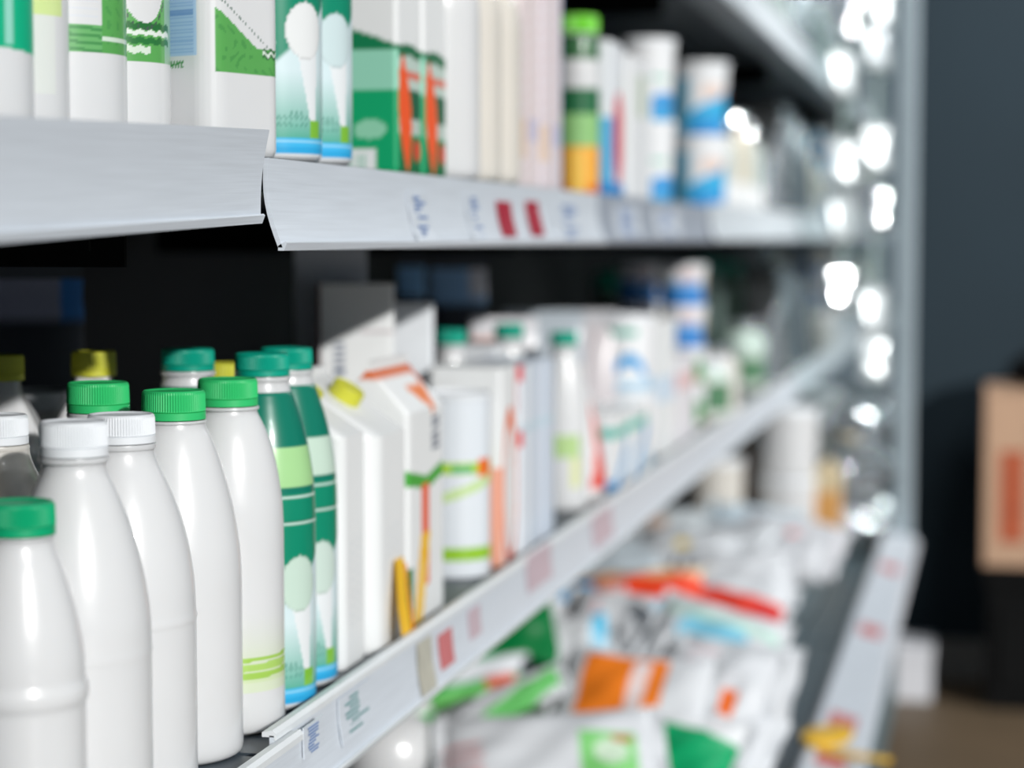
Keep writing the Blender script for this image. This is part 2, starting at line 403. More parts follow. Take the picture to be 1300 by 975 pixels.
# --- prints for the sleeves
def kefir_sleeve(P, oval=(200, 222, 208), lime=(168, 216, 150)):
    P.oval = oval; P.ring = tuple(int(q * 0.9) for q in oval)
    a, z = P.a, P.z
    g1, g2 = (0, 118, 96), (2, 136, 104)
    P.put(z > -1, g2)
    P.put(z > 0.152, g1)
    P.rect(a, 8, 78, 0.157, 0.184, lime)
    for zz in (0.150, 0.1315): P.rect(a, -180, 180, zz - 0.0006, zz + 0.0006, (205, 228, 218))
    P.rect(a, -20, 180, 0.1325, 0.1345, (6, 110, 84), 0.6)
    # pale lower part with a slanting upper border
    lim = 0.066 + 0.00055 * (a - 0)
    f = np.clip((lim - z) / 0.004, 0, 1)
    pale = lin((214, 232, 236)); teal = lin((60, 168, 140))
    t = np.clip((0.062 - z) / 0.05, 0, 1)[:, None]
    mix = pale * (1 - t) + teal * t
    P.c = P.c * (1 - f[:, None]) + mix * f[:, None]
    # spoon: oval bowl and tapering handle
    hw = np.interp(z, [0.018, 0.074], [2.5, 15.0])
    P.put((np.abs(a - (47 + (0.072 - z) * 150)) < hw) & (z > 0.018) & (z < 0.078), (232, 236, 238))
    P.ell(a, 43, 0.0893, 26, 0.0195, P.ring)
    P.ell(a, 43, 0.0893, 24.5, 0.0185, P.oval)
    P.rect(a, 50, 66, 0.0165, 0.028, (128, 190, 60))
    n = RNG.random(len(z))
    P.put((z > 0.024) & (z < 0.034) & (a < 48) & (np.sin(a * 1.1) * np.sin(z * 2600) > 0.35), (20, 120, 96), 0.7)
    P.rect(a, -180, 180, -1, 0.0165, (64, 184, 236))
    P.rect(a, -180, 180, 0.0128, 0.0145, (150, 214, 244))
    P.rect(a, -180, 180, -1, 0.0105, (46, 170, 226))
    P.rect(a, -180, 180, -1, 0.0055, (236, 238, 240))
def kefir_dots(P):                              # same bottle with bubbles along the left of the print (upper shelf)
    kefir_sleeve(P, (232, 234, 234))
    for zz in np.arange(0.03, 0.13, 0.0125): P.ell(P.a, 2, zz, 4.5, 0.0012, (235, 240, 240)); P.ell(P.a, 2, zz + 0.003, 4, 0.001, (235, 240, 240))
KEFIR = [(0.0300, 0.0), (0.0345, 0.0022), (0.0358, 0.006), (0.0360, 0.012), (0.0363, 0.05), (0.0363, 0.10), (0.0362, 0.135), (0.0352, 0.157), (0.0328, 0.176), (0.0288, 0.195), (0.0235, 0.212), (0.0198, 0.2225), (0.0186, 0.2265), (0.0184, 0.229)]
def kefir_pale(P): kefir_sleeve(P, (204, 222, 212), (200, 222, 206))
def kefir_up(P): kefir_sleeve(P, (206, 224, 226))
def kefir(X, Y, z, label, group, dots=False, s=1.0, fn=None):
    return bottle(X, Y, z, label, [(r * s, h) for r, h in KEFIR], 0.0192, 0.0158, CAPT, (0.0200, 0.0030), sleeve=(0.0035, 0.2215, fn or (kefir_dots if dots else kefir_sleeve)), group=group, n=90, name='kefir_bottle', sleeve_m=PRINT)
def lime_sleeve(P):
    P.put((P.z > 0.036) & (P.z < 0.090), (205, 226, 160), np.clip((0.090 - P.z) / 0.054, 0, 1) ** 2 * 0.7)
    for z0, z1, c in ((0.038, 0.042, (166, 206, 92)), (0.043, 0.048, (176, 212, 110)), (0.0495, 0.052, (166, 206, 92))):
        P.put((P.z > z0 + P.a * 0.00002) & (P.z < z1 + P.a * 0.00002), c)
    P.put((P.z < 0.036) & (P.z > 0.03), (214, 232, 176), 0.5)

# ------------------------------------------------------------------ middle shelf: front row of bottles
kB, kC, kD, kE = 1.173 / F, 1.257 / F, 1.340 / F, 1.415 / F
G_W = 'bottles along the front of the middle shelf'
# A: small one with deep green cap
X, Y = cam_xy(20, 1.100)
bottle(X, Y, Z_MID, 'short white bottle with deep green cap and raised ring, front left corner',
       [(0.028, 0), (0.032, 0.003), (0.033, 0.008), (0.033, 0.086), (0.0345, 0.089), (0.0348, 0.0925), (0.0345, 0.096), (0.033, 0.099), (0.0328, 0.108), (0.0312, 0.122), (0.0275, 0.139), (0.0225, 0.156), (0.0185, 0.167), (0.0176, 0.171), (0.0176, 0.173)],
       0.0187, 0.0172, CAPD, (0.0186, 0.0015), group=G_W)
# B, C: white caps, seam round the body
X, Y = cam_xy(91, 1.173)
BP = [(0.036, 0), (0.0408, 0.003), (0.0416, 0.008), (0.0416, 0.097), (0.0422, 0.0985), (0.0418, 0.1), (0.0414, 0.115), (0.0398, 0.130), (0.0365, 0.148), (0.0318, 0.166), (0.0265, 0.181), (0.0222, 0.191), (0.0186, 0.199), (0.0178, 0.2025), (0.0178, 0.205)]
bottle(X, Y, Z_MID, 'plain white bottle with ribbed white cap, just behind the short green-capped bottle', BP, 0.0190, 0.0195, CAPW, (0.0196, 0.0030), group=G_W)
X, Y = cam_xy(152, 1.257)
CP = [(0.037, 0), (0.0422, 0.003), (0.0432, 0.008), (0.0432, 0.102), (0.0438, 0.1035), (0.0433, 0.105), (0.0425, 0.122), (0.0402, 0.140), (0.0362, 0.158), (0.0310, 0.174), (0.0255, 0.187), (0.0212, 0.196), (0.0196, 0.2015), (0.0194, 0.204)]
bottle(X, Y, Z_MID, 'plain white bottle with white cap, touching the first green-capped white bottle of the front row', CP, 0.0201, 0.0172, CAPW, (0.0207, 0.0032), group=G_W)
X, Y = cam_xy(219, 1.340)
DP = [(0.037, 0), (0.0412, 0.003), (0.0421, 0.008), (0.0421, 0.11), (0.0414, 0.128), (0.0392, 0.146), (0.0360, 0.163), (0.0318, 0.179), (0.0275, 0.193), (0.0232, 0.204), (0.0204, 0.2095), (0.0198, 0.212)]
bottle(X, Y, Z_MID, 'plain white bottle with bright green cap, fourth from the left in the front row', DP, 0.0202, 0.0185, CAPG, (0.0207, 0.0020), group=G_W)
X, Y = cam_xy(288, 1.415)
EP = [(0.030, 0), (0.0352, 0.003), (0.0366, 0.009), (0.0367, 0.02), (0.0367, 0.13), (0.0362, 0.148), (0.0342, 0.166), (0.0312, 0.182), (0.0268, 0.197), (0.0222, 0.2075), (0.0198, 0.2125), (0.0194, 0.2145)]
bottle(X, Y, Z_MID, 'slim white bottle with bright green cap and a lime band near its foot', EP, 0.0201, 0.0182, CAPG, (0.0210, 0.0022), paint=lime_sleeve, group=G_W, nz=200, n=90)
X, Y = cam_xy(332, 1.486)
kefir(X, Y, Z_MID, 'dark green printed bottle with teal cap, middle shelf beside the lime-banded white bottle', G_W)
X, Y = cam_xy(363, 1.559)
kefir(X, Y, Z_MID, 'dark green printed bottle with teal cap, middle shelf beside the first white carton', G_W, fn=kefir_pale)
# second row
G_2 = 'bottles in the second row of the middle shelf'
X, Y = cam_xy(-8, 1.25)
bottle(X, Y, Z_MID, 'cream bottle with white cap cut by the left edge of the picture', [(r, h * 1.0) for r, h in CP], 0.0190, 0.0175, CAPW, (0.0196, 0.003), mat_=HDPE_CREAM, group=G_2)
X, Y = cam_xy(123, 1.384)
bottle(X, Y, Z_MID, 'white bottle with bright green cap in the second row, behind the two white caps', DP, 0.0203, 0.0195, CAPG, (0.0206, 0.0030), group=G_2)
X, Y = cam_xy(238, 1.545)
kefir(X, Y, Z_MID, 'dark green printed bottle with teal cap standing alone in the second row', G_2)

# jugs with yellow caps
def jug(X, Y, z, label, H=0.25, w=0.075, d=0.075, rz=0.0, capm=CAPY, mat_=HDPE):
    root = empty('milk_jug', (X, Y, z + 0.0004), label, 'jug', 'white jugs with yellow caps', rz=rz)
    s0 = rounded(w, d, 0.012, 10)
    lv = [(0, .92), (0.004, 1), (H * 0.60, 1), (H * 0.66, .98), (H * 0.74, .86), (H * 0.82, .62), (H * 0.875, .42), (H * 0.90, .36), (H * 0.925, .34)]
    loft('jug_body', [s0 * k for _, k in lv], [zz for zz, _ in lv], mat_, root)
    cap(root, H * 0.925, 0.0165, H * 0.075, capm, n=80)
    hp = [(-0.010, H * 0.84), (-0.034, H * 0.80), (-0.047, H * 0.70), (-0.043, H * 0.60), (-0.036, H * 0.56)]
    t = 0.0065; secs = []
    V = []; n = 10; A = np.arange(n) * 2 * PI / n
    hp = dens(hp, 14)
    for i, (x, zz) in enumerate(hp):
        dx, dz = (hp[min(i + 1, 13)] - hp[max(i - 1, 0)]); L = math.hypot(dx, dz); nx, nz_ = -dz / L, dx / L
        for q in A: V.append((x + nx * math.cos(q) * t, math.sin(q) * t, zz + nz_ * math.cos(q) * t))
    link('jug_handle', V, grid_faces(14, n), mat_, root)
    return root
X, Y = cam_xy(118, 1.57); jug(X, Y, Z_MID, 'white jug with yellow cap, half in shadow behind the second-row green cap', H=0.245, rz=math.radians(-70))
X, Y = cam_xy(236, 1.72); jug(X, Y, Z_MID, 'white jug whose shoulder shows left of the lone teal cap', H=0.232, w=0.10, d=0.08, rz=math.radians(-70))
X, Y = cam_xy(284, 1.655); jug(X, Y, Z_MID, 'white jug with yellow cap peeking between two teal caps', H=0.231, w=0.06, d=0.06, rz=math.radians(20))
X, Y = cam_xy(0, 1.52); jug(X, Y, Z_MID, 'white jug with yellow cap in the shadow at the left edge', H=0.245, rz=math.radians(-70))

# ------------------------------------------------------------------ cartons
def carton(X1, y0, y1, z, H, label, paint=None, gable=0.04, fin=0.012, capc=None, group=None, name='milk_carton', depth=0.07, base=(236, 238, 238), r=0.005, slope=False, rz=0.0, cat='carton', bulge=0.0):
    """front face in the plane x = X1, running y0..y1; slope: roof is one slanting panel facing the aisle"""
    wy = y1 - y0; cx, cy = X1 - depth / 2, (y0 + y1) / 2
    root = empty(name, (cx, cy, z + 0.0004), label, cat, group, rz=rz)
    s0 = rounded(depth, wy, r, 34)
    nz = 96; zz = list(np.linspace(0, H, nz)); secs = []
    for q in zz:
        k = 1 - 0.03 * max(0, 1 - q / 0.004)
        b = 1 + bulge * math.sin(PI * q / H)
        secs.append(s0 * k * b)
    if gable:
        for t in np.linspace(0.08, 1, 8):
            if slope:                          # back stays up, front leans in
                s = s0.copy(); f = (s[:, 0] + depth / 2) / depth
                s[:, 0] = -depth / 2 + f * depth * (1 - t * 0.94)
            else:
                s = s0.copy(); s[:, 0] *= (1 - t * 0.93)
            secs.append(s); zz.append(H + gable * t)
    loft('carton_body', secs, zz, PRINTC if paint else PRINTC, root, paint or (lambda P: None), base=base)
    topz = zz[-1]
    if fin:
        fx = -depth / 2 + 0.003 if slope else 0
        o = box('top_fin', fx - 0.0022, fx + 0.0022, -wy / 2 + 0.002, wy / 2 - 0.002, topz - 0.001, topz + fin, PRINTC, root)
        ca = o.data.color_attributes.new('Col', 'FLOAT_COLOR', 'POINT')
        for q in ca.data: q.color = (*lin(base), 1)
    if capc:
        cm, cr, ch = capc
        e = cap(root, 0, cr, ch, cm, n=60, ring=False, name='screw_cap')
        ang = math.atan2(depth * 0.94, gable) if slope else math.atan2(depth / 2 * 0.93, gable)
        # stand on the middle of the slanting panel
        px_ = (-depth / 2 + depth * (1 - 0.6 * 0.94)) if slope else depth / 2 * (1 - 0.5 * 0.93)
        pz_ = H + gable * (0.6 if slope else 0.5)
        e.location = (px_, 0, pz_); e.rotation_euler = (0, PI / 2 - ang, 0)
    return root
G_C = 'cartons along the front of the middle shelf'
def pale_text(P, col=(205, 212, 218)):
    P.put((np.sin(P.z * 900 + 3 * np.sin(P.y * 200)) > 0.7) & (P.x > 0.02) & (np.abs(P.y) < 0.02) & (P.z > 0.03) & (P.z < 0.10), col, 0.35)
carton(-0.474, 1.528, 1.588, Z_MID, 0.178, 'plain white carton with yellow cap, next to the teal-capped green bottles', pale_text, 0.045, 0.006, (CAPY, 0.013, 0.012), G_C, depth=0.075, slope=True, r=0.009)
carton(-0.467, 1.594, 1.688, Z_MID, 0.172, 'broad plain white carton with lime cap and rounded edges', pale_text, 0.045, 0.006, (CAPY, 0.014, 0.012), G_C, depth=0.075, slope=True, r=0.016)
def juice(P):                                  # white, orange peak, barcode, green ribbon, orange stripe, yellow foot
    near = P.y < -0.045
    f = P.x > 0.02
    P.put(P.z > 0.210, (216, 104, 44)); P.put((P.z > 0.175 + 0.9 * np.abs(P.y - 0.02)) & (P.z < 0.2), (236, 122, 36)); P.put((P.z > 0.2) & (P.y > 0.045), (206, 92, 44))
    P.put((P.x > 0.03) & (np.abs(P.y - 0.03) < 0.012) & (P.z > 0.140) & (P.z < 0.176) & (np.sin(P.z * 1000) > -0.3), (70, 86, 110))
    P.put((P.x > -0.1) & (np.abs(P.z - 0.118 - 0.15 * np.abs(P.y)) < 0.006), (70, 168, 60))
    P.put((np.abs(P.y + 0.005) < 0.012) & (P.z < 0.118) & (P.z > 0.03), (236, 100, 64))
    P.put((P.z < 0.075) & (np.abs(P.y + 0.030 - 0.35 * P.z) < 0.015) & (P.x > 0), (244, 190, 44)); P.put((P.z < 0.05) & (np.abs(P.y + 0.026 - 0.35 * P.z) < 0.004) & (P.x > 0), (250, 226, 150))
    P.put((P.y < -0.045) & (P.z < 0.05), (40, 120, 60))
carton(-0.472, 1.705, 1.822, Z_MID, 0.182, 'white carton with orange peaked top, barcode and yellow foot', juice, 0.035, 0.008, None, G_C, depth=0.07)
# ribbed paper cup / round carton
def cup_r(P):
    P.rect(P.a, -180, 180, 0.1005, 0.113, (176, 214, 70)); P.rect(P.a, -60, -38, 0.1, 0.114, (236, 110, 50)); P.rect(P.a, 40, 75, 0.098, 0.116, (236, 110, 40))
    P.rect(P.a, -5, 30, 0.103, 0.110, (90, 180, 130))
    P.put(np.abs(P.z - 0.082 - 0.0002 * P.a) < 0.005, (200, 226, 160)); P.rect(P.a, -62, -40, 0.06, 0.092, (230, 120, 40))
    P.rect(P.a, -180, 180, 0.018, 0.030, (150, 200, 50))
X, Yc = -0.508, 2.002
root = empty('round_carton', (X, Yc, Z_MID + 0.0004), 'tall round white carton with lime bands and orange marks', 'carton', None, rz=face_cam(X, Yc))
lathe('carton_body', dens([(0.031, 0), (0.0345, 0.001), (0.035, 0.004), (0.035, 0.08), (0.0352, 0.17), (0.0352, 0.173)], 110), PRINT, root, 100, cup_r, base=(224, 230, 236))
lathe('lid', [(0.0345, 0.1732), (0.0362, 0.1734), (0.0364, 0.178), (0.034, 0.179), (0.033, 0.1765), (0.001, 0.1765)], CAPW, root, 72)
def arch(P):
    d = np.hypot((P.y + 0.0) / 0.030, (P.z - 0.075) / 0.075)
    P.put((d > 0.86) & (d < 1.12) & (P.x > 0.0), (236, 116, 66)); P.put((P.y < -0.03) & (P.z < 0.1), (240, 150, 110), 0.8)
    P.put((np.abs(P.y - 0.03) < 0.005) & (P.z > 0.15), (210, 90, 90), 0.8)
    P.put((d > 0.95) & (d < 1.05) & (P.x > 0) & (P.z < 0.04), (70, 70, 120), 0.6)
carton(-0.472, 2.05, 2.128, Z_MID, 0.199, 'white box with orange arch on its front', arch, 0.0, 0, None, G_C, depth=0.075)
def bluelines(P): P.put((np.abs(np.abs(P.y) - 0.02) < 0.0035), (196, 212, 226)); P.put((np.abs(P.z - 0.13) < 0.006), (190, 214, 224), 0.6)
carton(-0.470, 2.134, 2.186, Z_MID, 0.196, 'narrow white box with red corner marks, beside the orange-arched box', lambda P: (bluelines(P), P.put((P.y < -0.019) & (np.abs(P.z - 0.19) < 0.01), (220, 80, 90)), P.put((P.y < -0.019) & (np.abs(P.z - 0.12) < 0.008), (220, 80, 90))), 0.0, 0, None, G_C, depth=0.075, base=(230, 233, 238))
carton(-0.472, 2.192, 2.246, Z_MID, 0.196, 'narrow pale box with blue lines, second after the orange-arched box', bluelines, 0.0, 0, None, G_C, depth=0.075, base=(214, 220, 230))
carton(-0.470, 2.252, 2.306, Z_MID, 0.196, 'narrow pale box with blue lines, beside the lone white teal-capped bottle', bluelines, 0.0, 0, None, G_C, depth=0.075, base=(206, 214, 226))
SL = [(0.022, 0), (0.027, 0.003), (0.0285, 0.01), (0.0285, 0.09), (0.0275, 0.115), (0.0245, 0.145), (0.020, 0.17), (0.016, 0.185), (0.015, 0.192), (0.015, 0.196)]
def lime_lab(P): P.rect(P.a, -40, 40, 0.065, 0.092, (186, 216, 150)); P.rect(P.a, 20, 40, 0.03, 0.065, (220, 226, 150), 0.8)
bottle(-0.5, 2.506, Z_MID, 'slim white bottle with dark teal cap and lime label, middle shelf halfway along', SL, 0.0165, 0.016, CAPT, (0.0172, 0.003), paint=lime_lab, group='bottles halfway along the middle shelf')
# drop-marked pouch
def pouch(X, Y, z, w, H, t, label, paint=None, base=(238, 238, 238), rz=0.0, lean=0.0, group=None, name='stand_up_pouch', cat='pouch', capc=None):
    root = empty(name, (X, Y, z + 0.0004), label, cat, group, rz=rz)
    n = 44; A = np.arange(n) * 2 * PI / n; zz = np.linspace(0, 1, 30); secs = []
    for q in zz:
        ty = t / 2 * max(0.03, (1 - q ** 2.2)) * (1 if q > 0.02 else 0.9)
        wx = w / 2 * (0.96 + 0.04 * math.cos(q * 5)) * (1 - 0.04 * (q > 0.93))
        c, s = np.cos(A), np.sin(A)
        secs.append(np.stack([np.sign(c) * np.abs(c) ** 0.9 * ty - lean * q * q + 0.002 * np.sin(A * 3 + q * 9) * (1 - q), np.sign(s) * np.abs(s) ** 0.6 * wx], 1))
    loft('pouch_body', secs, zz * H, PRINTB, root, paint or (lambda P: None), base=base)
    if True:
        o = box('top_seal', -0.0012 - lean, 0.0012 - lean, -w / 2 * 0.93, w / 2 * 0.93, H - 0.001, H + 0.012, PRINTB, root)
        ca = o.data.color_attributes.new('Col', 'FLOAT_COLOR', 'POINT')
        for q in ca.data: q.color = (*lin(base), 1)
    return root
def drop(P):
    hw = 0.028 * np.clip(1 - (P.z - 0.02) / 0.1, 0, 1) ** 0.5
    P.put((np.abs(P.y + 0.002) < hw) & (P.z > 0.012) & (P.x > 0), (232, 66, 44)); P.put((P.y > 0.026) & (P.z < 0.1) & (P.x > 0), (150, 180, 220), 0.7)
pouch(-0.505, 2.635, Z_MID, 0.075, 0.155, 0.06, 'short white pouch with a red drop, left of the stacked tubs', drop)

# ------------------------------------------------------------------ tubs and cups
def tub(X, Y, z, r, H, label, paint, group=None, lidm=None, base=(238, 240, 242), name='yogurt_tub', taper=0.86, n=72, cat='tub'):
    root = empty(name, (X, Y, z + 0.0004), label, cat, group, rz=face_cam(X, Y))
    p = [(r * taper * 0.93, 0), (r * taper, 0.002), (r * (taper + (0.97 - taper) * 0.5), H * 0.5), (r * 0.97, H * 0.93), (r * 0.972, H * 0.94)]
    lathe('tub_body', dens(p, 60), PRINT, root, n, paint, base=base)
    lathe('lid', [(r * 0.95, H * 0.925), (r * 1.0, H * 0.93), (r * 1.0, H * 0.985), (r * 0.985, H * 0.9965), (r * 0.9, H * 0.9965), (r * 0.88, H * 0.975), (0.001, H * 0.975)], lidm or CAPW, root, 60)
    return root
def wave(P):                                    # white tub, blue wave and green flash
    P.put((np.abs(P.z - 0.035 - 0.010 * np.sin(np.radians(P.a * 4 + 60))) < 0.009) & (P.a > -50), (50, 160, 222))
    P.rect(P.a, -40, 20, 0.078, 0.088, (110, 190, 170)); P.rect(P.a, 45, 110, 0.02, 0.095, (240, 240, 242)); P.put((P.z < 0.014), (190, 222, 242))
def blue_band(P):
    P.put(P.z < 0.034, (64, 140, 214)); P.put((P.z < 0.042) & (P.z > 0.034), (150, 196, 234)); P.ell(P.a, 15, 0.05, 30, 0.010, (226, 190, 190), 0.7)
    P.put((P.a > 55) & (P.z > 0.015) & (P.z < 0.05), (230, 190, 120), 0.6)
def green_band(P):
    P.put((P.z < 0.035) & (P.a < 20), (90, 140, 206)); P.ell(P.a, 45, 0.03, 28, 0.020, (60, 150, 80)); P.put((P.a > 60) & (P.z < 0.02), (210, 120, 90), 0.6)
G_T = 'stacked tubs on the middle shelf'
tub(-0.515, 3.04, Z_MID, 0.045, 0.108, 'white tub with blue wave, lower of the wide pair on the middle shelf', wave, G_T)
tub(-0.515, 3.04, Z_MID + 0.109, 0.045, 0.108, 'white tub with blue wave, upper of the wide pair on the middle shelf', wave, G_T)
for k, (fn, lb) in enumerate([(green_band, 'blue and green cup at the foot of the four-cup stack on the middle shelf'), (green_band, 'blue and green cup second from the foot of the four-cup stack'), (blue_band, 'white cup with blue foot, third in the four-cup stack'), (blue_band, 'white cup with blue foot on top of the front four-cup stack')]):
    tub(-0.515, 3.63, Z_MID + 0.0706 * k, 0.041, 0.070, lb, fn, G_T, name='yogurt_cup', cat='cup')
for k, lb in enumerate(['hidden lowest cup of the stack behind the wide tubs', 'second cup of the stack behind the wide tubs', 'third cup of the stack behind the wide tubs', 'white and blue cup topping the stack behind the wide tubs']):
    tub(-0.615, 3.77, Z_MID + 0.0706 * k, 0.042, 0.070, lb, blue_band, 'cups stacked in the second row', name='yogurt_cup', cat='cup')
# rest of the front row up to the tubs
def ribbon(P): P.put((np.abs(P.z - 0.03 - P.y * 0.6) < 0.012) & (P.x > 0), (60, 160, 220)); P.put((np.abs(P.z - 0.075) < 0.007) & (P.x > 0), (110, 196, 180))
carton(-0.470, 2.70, 2.80, Z_MID, 0.10, 'low white box with slanting blue ribbon, left of the wide tubs', ribbon, 0, 0, None, G_C, depth=0.09, name='butter_box', cat='box')
carton(-0.470, 2.83, 2.965, Z_MID, 0.095, 'low white box with blue ribbon, right against the wide tubs', ribbon, 0, 0, None, G_C, depth=0.09, name='butter_box', cat='box')
carton(-0.475, 3.15, 3.27, Z_MID, 0.205, 'tall white box between the wide tubs and the cup stack', lambda P: P.put((np.abs(P.z - 0.1) < 0.02) & (P.x > 0), (210, 226, 240)), 0, 0, None, G_C, depth=0.09)
carton(-0.475, 3.30, 3.50, Z_MID, 0.14, 'low pinkish white box beside the cup stack', lambda P: P.put((np.abs(P.z - 0.1) < 0.012) & (P.x > 0), (232, 196, 196)), 0, 0, None, G_C, depth=0.09, base=(232, 230, 234))

# ------------------------------------------------------------------ middle shelf, rear goods in half light
D2 = math.radians
def red_edge(P): P.put((P.y < -0.034), (176, 60, 36)); P.put((P.x > 0.0) & (np.abs(P.y + 0.016) < 0.006) & (P.z > 0.198) & (P.z < 0.232) & (np.sin(P.z * 1000) > -0.3), (90, 104, 130)); P.put((np.abs(P.z - 0.240) < 0.002) & (P.y > 0.004), (200, 190, 192))
G_R = 'packs in the rear of the middle shelf'
def facing(u, zc, w, H, label, paint, base=(236, 238, 238), depth=0.045):
    xq, yq = cam_xy(u, zc)
    o = carton(xq + depth / 2, yq - w / 2, yq + w / 2, Z_MID, H, label, paint, 0.0, 0.0, None, G_R, depth=depth, base=base)
    o.rotation_euler = (0, 0, face_cam(xq, yq)); return o
facing(452, 2.02, 0.072, 0.285, 'white carton with barcode and red edge, standing behind the yellow caps', red_edge)
facing(522, 2.17, 0.046, 0.262, 'plain pale carton right of the barcode carton in the rear row', None, (226, 230, 234))
carton(-0.548, 2.36, 2.46, Z_MID, 0.205, 'pale box behind the narrow blue-lined boxes', bluelines, 0, 0, None, G_R, depth=0.06, base=(224, 228, 232))
for (u, zc, lb) in [(572, 2.30, 'left one of the two dark teal caps behind the white boxes'), (646, 2.45, 'right one of the two dark teal caps behind the white boxes')]:
    X, Y = cam_xy(u, zc); bottle(X, Y, Z_MID, 'white bottle, ' + lb, [(r0_, h0_ * 1.07) for r0_, h0_ in SL], 0.0168, 0.016, CAPT, (0.0172, 0.003), group='bottles behind the white boxes')
for (u, zc, w_, H, base, lb, pt) in [
    (600, 2.75, 0.10, 0.205, (226, 206, 190), 'cream pouch slumping behind the left teal cap', None),
    (640, 2.62, 0.09, 0.218, (226, 226, 230), 'white pouch leaning behind the right teal cap', lambda P: P.put((P.z < 0.21) & (P.z > 0.195) & (P.y < 0), (230, 190, 180))),
    (690, 2.95, 0.12, 0.215, (180, 190, 198), 'pale grey pouch behind the lone white bottle', None),
    (742, 3.05, 0.10, 0.212, (196, 196, 200), 'pale pouch in the rear, left of the wide tubs', lambda P: P.put((P.z < 0.2), (206, 190, 190), 0.4))]:
    X, Y = cam_xy(u, zc); pouch(X, Y, Z_MID, w_, H, 0.07, lb, pt, base, rz=face_cam(X, Y), group='pouches in the rear of the middle shelf')
# deep in the shadow: packs hanging back there
def dim_blue(P): P.put(P.y > 0.03, (30, 110, 200)); P.put((P.z > 0.1) & (np.abs(P.y) < 0.03), (210, 180, 200), 0.6)
def redcup(P): P.put((np.abs(P.z - 0.13) < 0.03) & (P.a < 20), (190, 40, 40), 0.8); P.put((P.z < 0.08), (170, 60, 60), 0.5)
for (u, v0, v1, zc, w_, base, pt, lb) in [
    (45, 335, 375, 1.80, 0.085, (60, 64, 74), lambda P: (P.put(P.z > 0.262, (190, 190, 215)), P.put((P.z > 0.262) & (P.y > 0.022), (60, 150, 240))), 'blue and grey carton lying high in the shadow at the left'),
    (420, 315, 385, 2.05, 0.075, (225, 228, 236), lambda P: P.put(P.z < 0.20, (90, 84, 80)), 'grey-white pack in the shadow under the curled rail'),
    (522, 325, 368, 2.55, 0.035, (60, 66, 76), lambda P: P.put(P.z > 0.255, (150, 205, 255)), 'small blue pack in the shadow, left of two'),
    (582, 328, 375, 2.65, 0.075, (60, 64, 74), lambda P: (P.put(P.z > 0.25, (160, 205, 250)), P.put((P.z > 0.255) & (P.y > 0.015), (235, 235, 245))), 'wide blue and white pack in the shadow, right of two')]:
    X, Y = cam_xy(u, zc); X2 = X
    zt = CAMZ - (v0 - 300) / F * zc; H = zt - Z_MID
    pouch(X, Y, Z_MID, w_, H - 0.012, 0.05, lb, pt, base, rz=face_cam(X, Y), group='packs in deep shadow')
X, Y = cam_xy(15, 1.72); tub(X, Y, Z_MID, 0.045, 0.205, 'tall white and red tub in the shadow at the left edge', redcup, None, base=(210, 210, 206))

# far end of the middle shelf
def jar(X, Y, z, r, H, label, body, lid, group, paint=None, base=(220, 226, 224), name='jar', cat='jar'):
    root = empty(name, (X, Y, z + 0.0004), label, cat, group, rz=face_cam(X, Y))
    p = [(r * 0.86, 0), (r * 0.98, 0.003), (r, 0.01), (r, H * 0.66), (r * 0.94, H * 0.73), (r * 0.78, H * 0.80), (r * 0.75, H * 0.83), (r * 0.75, H * 0.87)]
    lathe('jar_body', dens(p, 40), body, root, 40, paint, base=base)
    lathe('jar_lid', [(r * 0.74, H * 0.865), (r * 0.84, H * 0.87), (r * 0.84, H * 0.985), (r * 0.8, H), (0.001, H)], lid, root, 40)
    return root
G_F = 'goods at the far end of the middle shelf'
def greenlab(P): P.put((P.z > 0.02) & (P.z < 0.07) & (np.abs(P.a) < 80), (84, 130, 96)); P.put((P.z > 0.075), (200, 220, 210))
def redlab(P): P.put((P.z > 0.02) & (P.z < 0.09), (150, 84, 76)); P.put(P.z < 0.03, (90, 150, 120))
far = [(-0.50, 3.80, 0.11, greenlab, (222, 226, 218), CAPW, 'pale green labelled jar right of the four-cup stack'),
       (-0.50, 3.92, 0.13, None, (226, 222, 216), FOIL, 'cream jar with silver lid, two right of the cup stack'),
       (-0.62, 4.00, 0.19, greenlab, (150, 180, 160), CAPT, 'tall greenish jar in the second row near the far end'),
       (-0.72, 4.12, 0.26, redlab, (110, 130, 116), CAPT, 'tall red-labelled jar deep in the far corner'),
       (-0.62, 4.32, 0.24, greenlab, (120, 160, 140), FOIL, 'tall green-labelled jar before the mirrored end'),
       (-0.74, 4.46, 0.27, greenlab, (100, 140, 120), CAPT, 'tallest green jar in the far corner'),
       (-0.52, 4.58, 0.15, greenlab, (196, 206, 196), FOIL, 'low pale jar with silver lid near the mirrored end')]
for X, Y, H, pt, base, lm, lb in far: jar(X, Y, Z_MID, 0.048, H, lb, PRINT, lm, G_F, pt or (lambda P: None), base)

